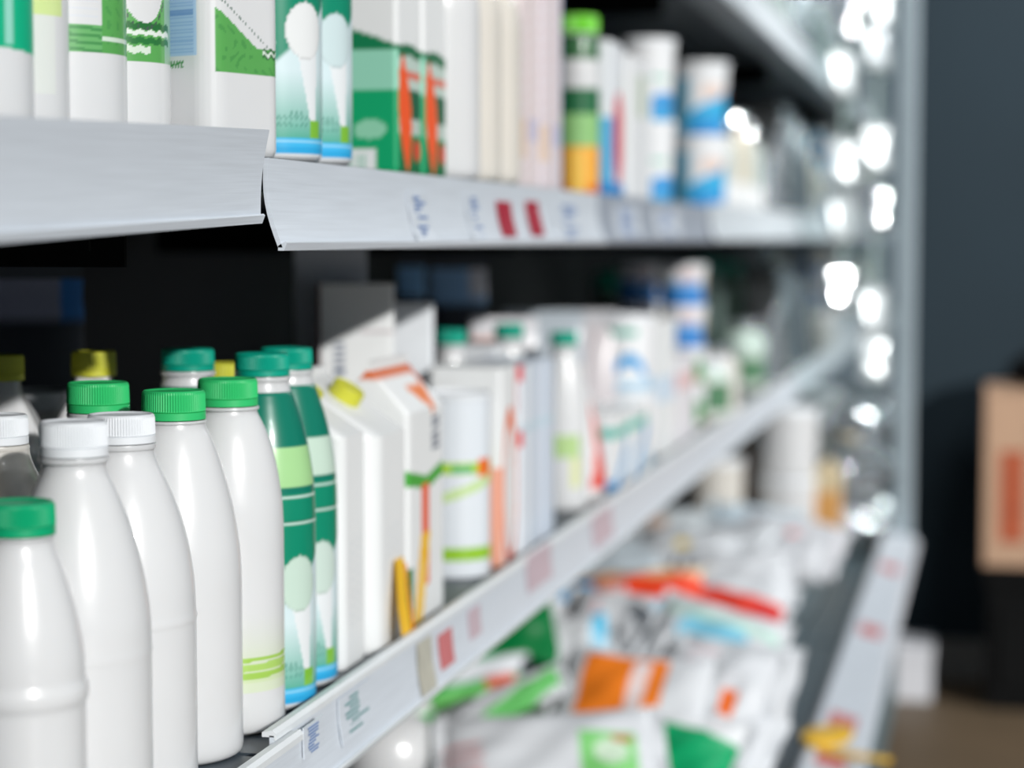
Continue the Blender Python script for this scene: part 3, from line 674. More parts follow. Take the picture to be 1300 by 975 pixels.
# ------------------------------------------------------------------ pillow bags
def bag(p, w, l, t, rot, label, paint=None, base=(218, 221, 225), name='milk_bag', cat='bag', group='bags heaped in the bottom bin', seed=0, bend=0.0):
    """p centre, w across, l along, t thick; rot = (rx, ry, rz); paint(P) sees x along, y across in metres, z > 0 on top"""
    rr = np.random.default_rng(seed)
    root = empty(name, p, label, cat, group); root.rotation_euler = rot
    nu, nv = 46, 32
    u, v = np.meshgrid(np.linspace(-1, 1, nu), np.linspace(-1, 1, nv), indexing='ij')
    body = (np.clip(1 - np.abs(u) ** 3.2, 0, 1) ** 0.6) * (np.clip(1 - np.abs(v) ** 2.6, 0, 1) ** 0.55)
    ph = rr.random(6) * 6
    wr = 0.10 * np.sin(7 * v + ph[0] + 2 * u) * np.abs(u) ** 2 + 0.07 * np.sin(5 * u + 4 * v + ph[1]) + 0.06 * np.sin(9 * u - 6 * v + ph[2]) + 0.05 * np.sin(13 * v + ph[3]) * np.abs(u)
    pin = 1 - 0.07 * (1 - np.abs(u) ** 2) * np.abs(v)
    x = u * l / 2 * (1 - 0.05 * (1 - v ** 2) * 0)
    y = v * w / 2 * (0.93 + 0.07 * np.abs(u) ** 2)
    zt = t / 2 * body * (1 + wr); zb = -t / 2 * body * (0.9 + 0.5 * wr)
    drape = -bend * (u ** 2) * l * 0.25
    top = np.stack([x, y, zt + drape], -1).reshape(-1, 3); bot = np.stack([x, y, zb + drape - 0.0004], -1).reshape(-1, 3)
    V = np.concatenate([top, bot]); ft = grid_faces(nu, nv, wrap=False)
    ft = ft[:, ::-1]
    fb = grid_faces(nu, nv, wrap=False, off=nu * nv)
    Fs = np.concatenate([ft, fb]).tolist()
    per = [i * nv for i in range(nu)] + [(nu - 1) * nv + j for j in range(1, nv)] + [i * nv + nv - 1 for i in range(nu - 2, -1, -1)] + [j for j in range(nv - 2, 0, -1)]
    m_ = nu * nv
    for a, b in zip(per, per[1:] + per[:1]): Fs.append([a, b, b + m_, a + m_])
    Pq = Paint(np.concatenate([np.stack([x.ravel(), y.ravel(), np.ones(m_)], 1), np.stack([x.ravel(), y.ravel(), -np.ones(m_)], 1)]), base)
    if paint: paint(Pq)
    link('bag_film', V, Fs, PRINTB, root, Pq.c)
    for sgn in (-1, 1):                        # crimped end seals
        ns = 22; yy = np.linspace(-w / 2, w / 2, ns); VV = []; 
        for q in (0, 1):
            xx = sgn * (l / 2 - 0.001 + 0.012 * q)
            for k, yv in enumerate(yy): VV.append((xx, yv * (1 - 0.02 * q), drape[0, 0] + 0.0016 * (k % 2) + 0.004 * q * math.sin(k * 0.7 + ph[4])))
        VV = np.array(VV); VV2 = VV + np.array([0, 0, -0.0008])
        fs = grid_faces(2, ns, wrap=False); fs2 = grid_faces(2, ns, wrap=False, off=2 * ns)
        link('end_seal', np.concatenate([VV, VV2]), np.concatenate([fs, fs2[:, ::-1]]).tolist(), PRINTB, root, np.tile(lin(base), (4 * ns, 1)))
    return root
D2 = math.radians
def bg_at(u, v, z, *a, **k): return bag(at_z(u, v, z), *a, **k)
def p_orange(P):
    P.put((np.abs(P.x + 0.01) < 0.055) & (np.abs(P.y - 0.012) < 0.052), (250, 134, 40))
    P.put((np.abs(P.x - 0.013) < 0.011) & (np.abs(P.y - 0.010) < 0.046), (240, 226, 226))
    P.put((np.sin(P.y * 420) > 0.5) & (np.abs(P.x - 0.013) < 0.008) & (np.abs(P.y - 0.01) < 0.04), (240, 190, 170), 0.5)
    P.put((np.abs(P.x) < 0.06) & (P.y < -0.045), (12, 168, 108))
def p_green(P):
    P.put(P.z > -2, (10, 150, 84)); P.put(P.x + 0.8 * P.y > 0.02, (8, 118, 60)); P.ell2 = None
    P.put(((P.x + 0.03) / 0.028) ** 2 + ((P.y - 0.03) / 0.02) ** 2 < 1, (226, 232, 240))
    P.put((np.abs(P.y + 0.012) < 0.012) & (np.abs(P.x) < 0.06), (232, 236, 242))
    P.put((P.y < -0.03), (118, 206, 112)); P.put((np.abs(P.y + 0.034) < 0.008) & (np.abs(P.x - 0.015) < 0.02), (222, 92, 60))
def p_limefoot(P):
    P.put((P.x > 0.035) & (P.x < 0.10) & (P.y < 0.03), (130, 210, 120)); P.put(((P.x - 0.07) / 0.02) ** 2 + ((P.y - 0.0) / 0.02) ** 2 < 1, (214, 236, 210)); P.put((np.abs(P.x - 0.085) < 0.01) & (np.abs(P.y - 0.02) < 0.006), (214, 130, 90))
    P.put((P.x < -0.075) & (np.sin(P.y * 300) > 0.4) & (np.abs(P.y) < 0.03), (226, 140, 140), 0.6)
def p_limestripe(P): P.put((np.abs(P.y + 0.02 - 0.3 * P.x) < 0.014), (110, 200, 110)); P.put((P.y > 0.035), (12, 150, 84)); P.put((np.abs(P.y + 0.045) < 0.01), (150, 214, 140), 0.7)
def p_sky(P): P.put((P.x > 0.035) & (P.x < 0.075), (170, 216, 238)); P.put((np.abs(P.x - 0.05) < 0.012) & (P.y > 0.02), (80, 184, 220)); P.put((np.abs(P.x + 0.055) < 0.004) & (np.abs(P.y) < 0.03), (226, 170, 180), 0.7)
def p_orstripe(P): P.put((np.abs(P.x - 0.03) < 0.012) & (np.abs(P.y) < 0.026), (236, 112, 40)); P.put((np.abs(P.x + 0.02) < 0.02) & (np.sin(P.y * 260) > 0.5), (230, 200, 205), 0.7)
def p_blue(P): P.put((P.x / 0.055) ** 2 + (P.y / 0.032) ** 2 < 1, (130, 204, 230)); P.put((P.x > 0.06) & (P.y < 0.0), (206, 40, 44)); P.put((np.abs(P.y - 0.03) < 0.008), (190, 226, 214))
def p_red(P): P.put((P.y < 0.02), (236, 72, 38)); P.put((P.y > 0.02) & (P.y < 0.04), (228, 190, 140)); P.put((P.x < -0.05), (210, 140, 60))
def p_red2(P): P.put((np.abs(P.y + 0.02) < 0.028), (226, 66, 50)); P.put((P.x > 0.04) & (P.y < -0.01), (200, 30, 40))
def p_cyan(P): P.put((np.abs(P.x) < 0.05) & (P.y > 0.0), (70, 170, 226)); P.put((P.x > 0.045), (206, 110, 90), 0.8)
def p_redtext(P): P.put((np.abs(P.y) < 0.012) & (np.abs(P.x) < 0.035) & (np.sin(P.x * 300) > -0.6), (224, 120, 116))
def p_yel(P): P.put((P.x ** 2 + P.y ** 2) < 0.014 ** 2, (214, 184, 50))
def p_greenR(P): P.put(P.z > -2, (14, 166, 104)); P.put(P.y > 0.03, (238, 240, 242))
# near heap
bg_at(700, 975, 0.535, 0.16, 0.25, 0.06, (D2(40), D2(-3), D2(14)), 'white bag with lime patch, frontmost of the heap', p_limefoot, seed=1)
bg_at(618, 845, 0.575, 0.17, 0.20, 0.05, (D2(58), D2(-10), D2(14)), 'deep green bag with lime edge and white lettering patch', p_green, seed=2)
bg_at(640, 893, 0.575, 0.05, 0.15, 0.035, (D2(40), D2(-24), D2(14)), 'rolled white bag with lime stripe across the deep green bag', p_limestripe, seed=12)
bg_at(800, 900, 0.555, 0.16, 0.20, 0.055, (D2(56), D2(2), D2(-10)), 'white bag with big orange square label and green foot', p_orange, seed=3)
bg_at(722, 832, 0.560, 0.13, 0.11, 0.05, (D2(52), D2(-6), D2(4)), 'white bag between the deep green bag and the orange label', p_sky, seed=4)
bg_at(800, 800, 0.555, 0.13, 0.20, 0.07, (D2(46), D2(4), D2(-6)), 'white bag with pale blue end behind the orange label', p_sky, seed=5)
bg_at(895, 905, 0.545, 0.20, 0.15, 0.07, (D2(50), D2(6), D2(-10)), 'white bag with narrow orange stripe hanging over the bin edge', p_orstripe, seed=6)
bg_at(842, 958, 0.515, 0.15, 0.18, 0.05, (D2(30), D2(4), D2(-12)), 'green bag under the orange-labelled bag', p_greenR, seed=7)
bg_at(905, 818, 0.565, 0.14, 0.18, 0.05, (D2(42), D2(12), D2(-12)), 'white bag with light blue oval and red corner', p_blue, seed=8)
bg_at(812, 760, 0.560, 0.11, 0.22, 0.07, (D2(40), D2(-6), D2(6)), 'orange-red bag stretched across the middle of the heap', p_red, seed=9, base=(228, 220, 206))
bg_at(930, 768, 0.555, 0.13, 0.17, 0.05, (D2(36), D2(8), D2(-10)), 'white bag with red band on the right of the heap', p_red2, seed=10)
bg_at(722, 778, 0.545, 0.11, 0.17, 0.06, (D2(40), D2(-8), D2(10)), 'white bag with blue corner right under the middle rail', p_cyan, seed=11)
bg_at(722, 890, 0.52, 0.13, 0.14, 0.05, (D2(40), D2(4), D2(14)), 'plain white bag buried beside the orange-labelled bag', p_limestripe, seed=13)
bg_at(895, 950, 0.515, 0.18, 0.15, 0.05, (D2(30), D2(14), D2(-6)), 'plain white bag drooping onto the grey grille', None, seed=14)
bg_at(835, 842, 0.53, 0.15, 0.15, 0.05, (D2(46), D2(4), D2(-4)), 'plain white bag filling the gap behind the orange label', None, seed=15)
# far heap
fh = [(790, 715, 0.545, 'grey-white bag in the shade under the middle rail', None, (200, 212, 220)), (868, 705, 0.56, 'white bag with yellow dot', p_yel, (206, 210, 214)),
      (935, 735, 0.535, 'plain white bag left of the grey grille, behind the red band', None, (208, 211, 215)), (930, 690, 0.56, 'plain white bag in the middle of the far heap', None, (204, 208, 212)),
      (1003, 690, 0.555, 'white bag with red lettering near the bucket stack', p_redtext, (208, 208, 212)), (832, 676, 0.545, 'pale bag with brown mark under the rail, far heap', lambda P: P.put((np.abs(P.x) < 0.02) & (np.abs(P.y) < 0.02), (190, 160, 140)), (196, 204, 208)),
      (900, 676, 0.525, 'bluish white bag before the small round bucket', None, (192, 204, 212)), (985, 712, 0.53, 'white bag at the right border of the far heap', None, (206, 208, 212)),
      (962, 674, 0.53, 'pale blue bag beside the bucket stack', None, (188, 204, 214))]
for i, (u, v, z, lb, pt, base) in enumerate(fh):
    bg_at(u, max(v, 672), z, 0.16, 0.19, 0.055, (D2(22 + 5 * (i % 3)), D2(8 - 5 * (i % 4)), D2(-25 + 17 * i % 50)), lb, pt, base, seed=20 + i, group='bags in the far half of the bottom bin')
bg_at(925, 880, 0.52, 0.18, 0.16, 0.06, (D2(44), D2(4), D2(-8)), 'plain white bag at the right border of the heap, below the red corner', None, seed=42)
# under layer that carries the heap
k = 0
for (u, v) in [(560, 965), (640, 905), (735, 850)]:
    bag(at_z(u, v, Z_BIN + 0.030), 0.19, 0.24, 0.058, (0, 0, D2(15 * (k % 5) - 30)), ['plain white bag at the bottom of the heap, near the dark corner', 'plain white bag at the bottom of the heap, below the deep green bag', 'plain white bag at the bottom of the heap, left of the orange label'][k],
        None, (206, 210, 214), seed=50 + k, group='bags at the bottom of the heap'); k += 1

# white round-shouldered bottles peeping out under the middle rail
def gl(P): P.put((P.z < 0.09) & (P.z > 0.02), (60, 180, 80))
p = at_z(497, 930, 0.56); bottle(p.x, p.y, Z_BIN, 'glossy white bottle half hidden below the middle rail', [(0.05, 0), (0.058, 0.004), (0.06, 0.012), (0.06, 0.07), (0.055, 0.092), (0.042, 0.108), (0.025, 0.118), (0.018, 0.122), (0.018, 0.124)], 0.019, 0.012, CAPW, (0.0195, 0.002), group='bottles standing in the bottom bin')
p = at_z(528, 928, 0.54); bottle(p.x - 0.02, p.y + 0.05, Z_BIN, 'green labelled bottle beside the glossy white one in the bin', [(0.026, 0), (0.03, 0.003), (0.03, 0.08), (0.026, 0.095), (0.018, 0.105), (0.015, 0.11), (0.015, 0.112)], 0.016, 0.012, CAPW, (0.0165, 0.002), paint=gl, group='bottles standing in the bottom bin')

# buckets at the far end of the bin
def bucket(u, v, z, r, H, label, base=(212, 213, 214)):
    q = at_z(u, v, z); return tub(q.x, q.y, z, r, H, label, lambda P: None, 'white buckets at the far end of the bin', base=base, name='white_bucket', taper=0.9, cat='bucket')
bucket(997, 690, Z_BIN + 0.0, 0.074, 0.152, 'white bucket, lower of the stack at the far end of the bin')
q = at_z(997, 690, Z_BIN); tub(q.x, q.y, Z_BIN + 0.153, 0.074, 0.152, 'white bucket, upper of the stack at the far end of the bin', lambda P: None, 'white buckets at the far end of the bin', base=(212, 213, 214), name='white_bucket', taper=0.9, cat='bucket')
bucket(908, 695, Z_BIN, 0.064, 0.20, 'cream bucket standing left of the bucket stack', (216, 212, 204))
q = at_z(1050, 690, Z_BIN)
carton(q.x + 0.03, q.y - 0.04, q.y + 0.04, Z_BIN, 0.16, 'tan carton right of the bucket stack', lambda P: P.put(P.z < 0.12, (214, 158, 92)), 0.03, 0, None, None, depth=0.06, base=(214, 196, 160))
q = at_z(952, 690, Z_BIN)
carton(q.x + 0.02, q.y + 0.06, q.y + 0.12, Z_BIN, 0.19, 'brown carton in the gap between the buckets', lambda P: None, 0.02, 0, None, None, depth=0.05, base=(176, 116, 40))

# ------------------------------------------------------------------ upper shelf
G_U = 'bottles along the front of the upper shelf'
def chain(items, X, Y, r):
    """positions going towards the camera: each item's right edge lies on its pixel column and it touches the one behind"""
    out = []
    for uR, rr in items:
        zc = zc_of(X, Y)
        while True:
            zc -= 0.001
            uc = uR - rr * F / zc; x, y = cam_xy(uc, zc)
            if math.hypot(x - X, y - Y) >= rr + r + 0.0005 or zc < 0.6: break
        out.append((x, y)); X, Y, r = x, y, rr
    return out
x6, y6 = cam_xy(344, 1.486); x7, y7 = cam_xy(385, 1.559)
kefir(x6, y6, Z_UP, 'dark green printed bottle with white oval on the upper shelf, left of two', G_U, True)
kefir(x7, y7, Z_UP, 'dark green printed bottle with white oval on the upper shelf, right of two', G_U, fn=kefir_up)
def shifted(fn, dz):
    def g(P): P.z = P.z + dz; fn(P)
    return g
# U5: rounded square bottle, corner towards the camera
def sq_print(P):
    # local +x is the front face, -y the near face
    f = (P.x > 0.0335) & (np.abs(P.y) < 0.036); nface = (P.y < -0.0335)
    y = P.y
    P.put(f & (P.z > 0.073) & (P.z < 0.116 - (y + 0.034) * 0.62) & (y > -0.0325), (92, 168, 86))
    P.put(f & (P.z > 0.073) & (P.z < 0.090) & (y > -0.0325), (92, 168, 86))
    leaf = np.sin(y * 420 + 3 * np.sin(P.z * 260)) * np.sin(P.z * 380 + 2 * np.sin(y * 300))
    P.put(f & (leaf > 0.55) & (P.z > 0.073) & (P.z < 0.112 - (y + 0.034) * 0.62) & (y > -0.030), (72, 148, 74), 0.8)
    P.put(f & (np.abs(P.z - (0.124 - (y + 0.034) * 0.62)) < 0.0008) & (np.sin(y * 2200) > 0), (110, 130, 120))
    P.put(f & (y > 0.014) & (np.abs(P.z - 0.0865 - 0.0012 * np.sin(y * 900)) < 0.0028), (30, 98, 44))
    P.put(f & (y > 0.014) & (np.abs(P.z - 0.0865 - 0.0012 * np.sin(y * 900)) < 0.001), (220, 232, 220))
    P.put(nface & (P.x > -0.012) & (P.x < 0.0235) & (P.z > 0.083) & (P.z < 0.120), (176, 204, 234))
    P.put(nface & (P.x > -0.010) & (P.x < 0.0215) & (P.z > 0.085) & (P.z < 0.118) & (np.sin(P.z * 2600) > 0.2), (140, 176, 220), 0.7)
    P.put(nface & (P.x > -0.010) & (P.x < 0.0215) & (P.z > 0.1085) & (P.z < 0.1125), (110, 150, 206), 0.7)
    P.put(nface & (P.x > -0.010) & (P.x < 0.0215) & (P.z > 0.121) & (P.z < 0.1275), (40, 110, 196))
    P.put(nface & (P.x > -0.03) & (P.x < 0.0125) & (P.z > 0.0755) & (P.z < 0.0805) & (np.sin(P.x * 2400 + P.z * 900) > -0.5), (80, 150, 90))
X5, Y5 = -0.502, 1.322
root = empty('square_milk_bottle', (X5, Y5, Z_UP + 0.0004), 'squarish white bottle with leafy green panel and blue text block, upper shelf', 'bottle', G_U, rz=math.radians(-21))
lv = [(0, .9), (0.002, .97), (0.006, 1.0)] + [(q, 1.0) for q in np.linspace(0.01, 0.15, 150)] + [(0.165, .985), (0.18, .93), (0.195, .82), (0.21, .66), (0.222, .52), (0.23, .48)]
s0 = rounded(0.072, 0.072, 0.014, 60)
loft('bottle_body', [s0 * q for _, q in lv], [zz for zz, _ in lv], PRINTS, root, shifted(sq_print, 0.019), base=(221, 222, 223))
lathe('neck_ring', [(0.016, 0.229), (0.0205, 0.2295), (0.0205, 0.2325), (0.017, 0.233)], HDPE, root, 48)
cap(root, 0.2335, 0.0198, 0.017, CAPG)
def u4_print(P):                                # white oval on leafy green, ragged dark line
    a = P.a
    P.put((P.z > 0.0735) & (P.z < 0.12) & (a > -30), (92, 168, 86)); P.put((P.z > 0.0735) & (P.z < 0.12) & (a > 62), (150, 190, 160))
    P.put(((a - 34) / 30) ** 2 + ((P.z - 0.135) / 0.038) ** 2 < 1, (221, 222, 223))
    P.put((P.z > 0.12) , (221, 222, 223))
    wv = 0.0006 * np.sin(a * 0.5)
    P.put((np.abs(P.z - 0.0955 - wv) < 0.002) & (a < 72), (36, 110, 50)); P.put((np.abs(P.z - 0.0915 - wv) < 0.0014) & (a < 72), (226, 234, 226))
    P.put((np.abs(P.z - 0.0865 - wv) < 0.002) & (a < 72), (40, 118, 56)); P.put((np.abs(P.z - 0.081 - wv) < 0.0022) & (a > -10) & (a < 40), (216, 228, 214))
    e = ((a - 34) / 33) ** 2 + ((P.z - 0.135) / 0.041) ** 2
    P.put((np.abs(e - 1) < 0.05) & (np.sin(a * 2.2) > 0), (70, 90, 80))
def u3_print(P):
    a = P.a
    P.put((P.z > 0.070) & (P.z < 0.086) & (a < 70), (110, 180, 110)); P.put((P.z > 0.070) & (P.z < 0.086) & (np.sin(P.z * 1500 + a * .05) > 0.2) & (a < 42), (64, 140, 76), 0.8)
    P.put((a > 38) & (a < 95) & (P.z > 0.070) & (P.z < 0.145 - (a - 38) * 0.0006), (92, 168, 86))
    P.put((a > 42) & (a < 95) & (np.sin(a * 0.5 + 3 * np.sin(P.z * 200)) * np.sin(P.z * 380) > 0.5) & (P.z > 0.075) & (P.z < 0.13 - (a - 38) * 0.0006), (74, 150, 76), 0.8)
    P.put((a > 38) & (a < 95) & (np.abs(P.z - 0.0785) < 0.0012), (214, 230, 214))
    P.put((a > 60) & (P.z > 0.13) & (np.sin(P.z * 1300) > 0.3) & (np.sin(a * 2) > -0.2) & (P.z < 0.15), (130, 140, 200), 0.7)
    P.put((a < 34) & (P.z > 0.09) & (np.sin(P.z * 1400) > 0.92), (216, 220, 226))
def u2_print(P): P.put((P.z > 0.113) & (P.a < 60), (214, 232, 160)); P.put((P.z > 0.07) & (P.z < 0.113) & (P.a < 50), (230, 236, 226), 0.5)
def u1_print(P): P.put((P.z > 0.0745 - P.a * 0.00005) & (P.z < 0.103 + P.a * 0.00008), (0, 178, 132)); P.put((P.z > 0.0745) & (P.z < 0.11) & (np.abs(P.a - 38) < 5), (150, 214, 196))
WB = [(0.85, 0), (0.965, 0.003), (1, 0.009), (1, 0.155), (0.97, 0.17), (0.88, 0.187), (0.74, 0.203), (0.60, 0.214), (0.54, 0.22), (0.53, 0.224)]
rs = [0.0355, 0.0395, 0.034, 0.033]
pos = chain([(218, rs[0]), (163, rs[1]), (90, rs[2]), (45, rs[3])], X5, Y5, 0.036)
specs = [('white bottle with white oval on leafy green print, touching the squarish bottle', u4_print, CAPG), ('white bottle with leafy green corner panel and ruled text, upper shelf', u3_print, CAPG),
         ('white bottle with faint lime patch on the upper shelf', u2_print, CAPW), ('white bottle with teal band, leftmost on the upper shelf', u1_print, CAPT)]
for (x, y), rr, (lb, fn, cm), dz_ in zip(pos, rs, specs, (0.0165, 0.014, 0.042, 0.0255)):
    bottle(x, y, Z_UP, lb, [(a * rr, b) for a, b in WB], 0.0195, 0.017, cm, (0.0205, 0.003), sleeve=(0.010, 0.150, shifted(fn, dz_)), group=G_U, n=96, nz=100)
# gap filler: cartons with carrots
def carrot(P):
    near = P.y < -0.0335; f = (P.x > 0.02) & ~near; z = P.z
    P.put(z > -1, (4, 164, 106))
    P.put(near & (z > 0.068), (150, 214, 188)); P.put(near & (z > 0.100 + 0.25 * (0.03 - P.x) * 0), (6, 122, 76)); P.put(near & (z > 0.119 - 0.35 * (P.x + 0.005)), (236, 238, 238))
    P.put(near & (z < 0.020) & (P.x > -0.024) & (P.x < 0.018), (232, 236, 236)); P.put(near & (z < 0.016) & (P.x > -0.018) & (P.x < 0.012) & (np.sin(P.x * 1500) > 0), (150, 200, 180))
    P.put(near & (((P.x - 0.014) / 0.014) ** 2 + ((z - 0.036) / 0.008) ** 2 < 1), (160, 220, 190), 0.8)
    P.put(f & (z > 0.066) & (z < 0.1), (196, 214, 204)); P.put(f & (np.abs(z - 0.082) < 0.003), (224, 120, 100))
    P.put(f & (np.abs(z - 0.058) < 0.012), (12, 96, 62)); P.put(f & (np.abs(z - 0.040) < 0.006), (190, 206, 196))
    P.put(f & (z < 0.032), (10, 112, 62)); P.put(f & (((P.y - 0.022) / 0.010) ** 2 + ((z - 0.021) / 0.009) ** 2 < 1), (226, 70, 40))
    P.put(f & (z > 0.098 - 0.10 * np.abs(P.y)), (8, 108, 64)); P.put(f & (z > 0.108 - 0.12 * np.abs(P.y)), (236, 238, 238))
    c = -0.014 + 0.16 * (0.05 - z); hw = 0.019 * np.sin(np.clip((z - 0.001) / 0.098, 0, 1) * PI) ** 0.9
    P.put((P.x > 0.02) & (np.abs(P.y - c) < hw), (252, 92, 30))
carton(-0.470, 1.668, 1.742, Z_UP, 0.205, 'green carton with orange carrot on its edge, left of two, upper shelf', carrot, 0.04, 0.012, None, 'green carrot cartons', depth=0.075, r=0.004)
carton(-0.470, 1.750, 1.826, Z_UP, 0.205, 'green carton with orange carrot on its edge, right of two, upper shelf', carrot, 0.04, 0.012, None, 'green carrot cartons', depth=0.075, r=0.004)
# plain white bottles
PW = [(0.034, 0), (0.039, 0.003), (0.041, 0.01), (0.041, 0.15), (0.039, 0.17), (0.033, 0.19), (0.025, 0.205), (0.02, 0.213), (0.0195, 0.217)]
for k, (y, lb) in enumerate([(1.885, 'plain white bottle right of the carrot cartons'), (1.972, 'plain white bottle, middle one of three beyond the carrot cartons'), (2.058, 'plain white bottle, last of three before the pinkish boxes')]):
    bottle(-0.496, y, Z_UP, lb, PW, 0.0195, 0.017, CAPW, (0.0205, 0.003), mat_=HDPE_CREAM if k else HDPE, group='plain white bottles on the upper shelf', n=48)
def pinkprint(P):
    f = P.x > 0.02
    P.put(f & (np.sin(P.z * 420 + 2 * np.sin(P.y * 180)) * np.sin(P.y * 320) > 0.45), (226, 196, 196), 0.7); P.put(f & (np.abs(P.z - 0.06) < 0.012) & (P.y > -0.01), (180, 184, 224), 0.5); P.put(f & (P.y > 0.044), (90, 160, 214), 0.8); P.put(f & (np.abs(P.z - 0.05) < 0.02) & (P.y < -0.02), (236, 204, 170), 0.7)
carton(-0.470, 2.125, 2.225, Z_UP, 0.225, 'pinkish white box beside the plain white bottles, left of two', pinkprint, 0, 0, None, 'pinkish boxes', depth=0.08, base=(240, 228, 228))
carton(-0.470, 2.235, 2.345, Z_UP, 0.222, 'pinkish white box next to the lime-capped bottle, right of two', pinkprint, 0, 0, None, 'pinkish boxes', depth=0.08, base=(236, 226, 230))
def limebottle(P): P.put((P.z > 0.06) & (P.z < 0.10), (150, 200, 130)); P.put((P.z > 0.10) & (P.z < 0.13), (40, 110, 70)); P.put(P.z < 0.06, (244, 176, 70)); P.put((P.z > 0.165), (60, 110, 70)); P.put((P.z < 0.012), (236, 130, 40)); P.put((np.abs(P.a) < 22) & (P.z < 0.055), (250, 200, 90))
bottle(-0.5, 2.59, Z_UP, 'juice bottle with bright lime cap and orange foot', [(0.023, 0), (0.0265, 0.003), (0.027, 0.01), (0.027, 0.15), (0.0265, 0.17), (0.025, 0.185), (0.0235, 0.192), (0.0235, 0.195)], 0.0255, 0.022, CAPL, (0.0262, 0.002), paint=limebottle, group=None, name='juice_bottle', ring=False)
def redslot(P):
    P.put((P.x > 0) & (((P.y - 0.012) / 0.034) ** 2 + ((P.z - 0.075) / 0.06) ** 2 < 1), (224, 36, 74)); P.put((P.z < 0.10) & (P.y < -0.022), (90, 180, 226)); P.put(P.z < 0.018, (40, 140, 210)); P.put((P.y > 0.04) & (P.z > 0.05) & (P.z < 0.16), (214, 220, 200))
carton(-0.470, 2.645, 2.755, Z_UP, 0.195, 'white and blue box with tall red oval', redslot, 0.0, 0, None, None, depth=0.08, base=(232, 236, 240), name='yogurt_box', cat='box')
carton(-0.470, 2.80, 2.985, Z_UP, 0.19, 'white box with faint grey-green picture, left of the blue tubs', lambda P: (P.put((np.abs(P.z - 0.14) < 0.03) & (np.abs(P.y) < 0.03), (196, 210, 186)), P.put((P.z < 0.03), (236, 238, 240))), 0.0, 0, None, None, depth=0.08, base=(236, 238, 240), name='yogurt_box', cat='box')
def bluefoot(P): P.put(P.z < 0.034 + 0.008 * np.sin(np.radians(P.a * 2)), (74, 160, 222)); P.put(P.z < 0.01, (70, 180, 230)); P.rect(P.a, -20, 50, 0.06, 0.068, (150, 210, 190), 0.8)
def bluefoot2(P): P.put(P.z < 0.05 + 0.0004 * P.a, (60, 176, 226)); P.put(P.z < 0.028, (52, 152, 220)); P.ell(P.a, 30, 0.075, 30, 0.014, (236, 206, 190), 0.8); P.put((P.a < -20) & (P.z < 0.1), (110, 200, 234)); P.put((P.a > 70) & (np.abs(P.z - 0.07) < 0.008), (230, 140, 80))
G_UT = 'stacked tubs on the upper shelf'
tub(-0.517, 3.24, Z_UP, 0.044, 0.124, 'white tub with blue foot, lower of the left pair on the upper shelf', bluefoot, G_UT)
tub(-0.517, 3.24, Z_UP + 0.125, 0.044, 0.124, 'white tub with blue foot, upper of the left pair on the upper shelf', bluefoot, G_UT)
tub(-0.512, 3.80, Z_UP, 0.052, 0.128, 'blue and white tub, lower of the right pair on the upper shelf', bluefoot2, G_UT)
tub(-0.512, 3.80, Z_UP + 0.129, 0.052, 0.128, 'blue and white tub, upper of the right pair on the upper shelf', bluefoot2, G_UT)
G_UF = 'small bottles at the far end of the upper shelf'
words = ['first', 'second', 'third', 'fourth', 'fifth', 'sixth']
cols = [(206, 212, 206), (120, 150, 150), (214, 208, 190), (130, 168, 184), (190, 200, 196), (60, 120, 150)]
for k in range(6):
    y = 3.95 + 0.122 * k
    jar(-0.505 - 0.03 * (k % 2), y, Z_UP, 0.044, 0.150 + 0.02 * (k % 3), words[k] + ' small glossy jar after the blue and white tubs, upper shelf', PRINT, FOIL if k % 2 == 0 else CAPW, G_UF, lambda P: P.put(P.z < 0.05, (236, 238, 238)), cols[k])
for k in range(4):
    y = 3.55 + 0.27 * k
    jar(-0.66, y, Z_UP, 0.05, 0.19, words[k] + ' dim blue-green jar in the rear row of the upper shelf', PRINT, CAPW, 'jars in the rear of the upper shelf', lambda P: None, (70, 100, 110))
def glint_pouch(X, Y, z, w, H, label, rz, group):  # made-up pouch, added for its glints near the mirror
    o = pouch(X, Y, z, w, H, 0.09, label, None, (225, 230, 232), rz=rz, group=group, name='glint_pouch')
    for c in o.children: c.data.materials[0] = FOIL
    return o
k = 0
for z, ys in ((Z_MID, (4.69, 4.80, 4.92)), (Z_UP, (4.72, 4.82, 4.93)), (Z_TOP, (4.74, 4.84, 4.94))):
    lv_ = ['middle', 'upper', 'top'][k]; k += 1
    for i, y in enumerate(ys):
        glint_pouch(-0.490 - 0.01 * i, y, z, 0.10, 0.21 + 0.02 * i, ['left', 'centre', 'right'][i] + ' one of three foil pouches added for glints at the mirrored end of the ' + lv_ + ' shelf', D2(60 - 7 * i), 'foil pouches added for glints by the mirror')
zf = 0.42
for i in range(3):  # made-up packs, piled here to give bright spots beside the post
    bag((-0.312 + 0.008 * i, 4.90, zf + 0.062 + 0.118 * i), 0.13, 0.17, 0.115, (0, 0, D2(20 + 30 * i)), ['lowest', 'middle', 'topmost'][i] + ' of three crumpled shiny packs added for bright spots beside the post', None, (230, 234, 236), name='glint_pack', cat='pack', group='shiny packs added for glints beside the post', seed=70 + i)
for o in list(bpy.data.objects):
    if o.name.startswith('glint_pack'):
        for c in o.children: c.data.materials[0] = FOIL
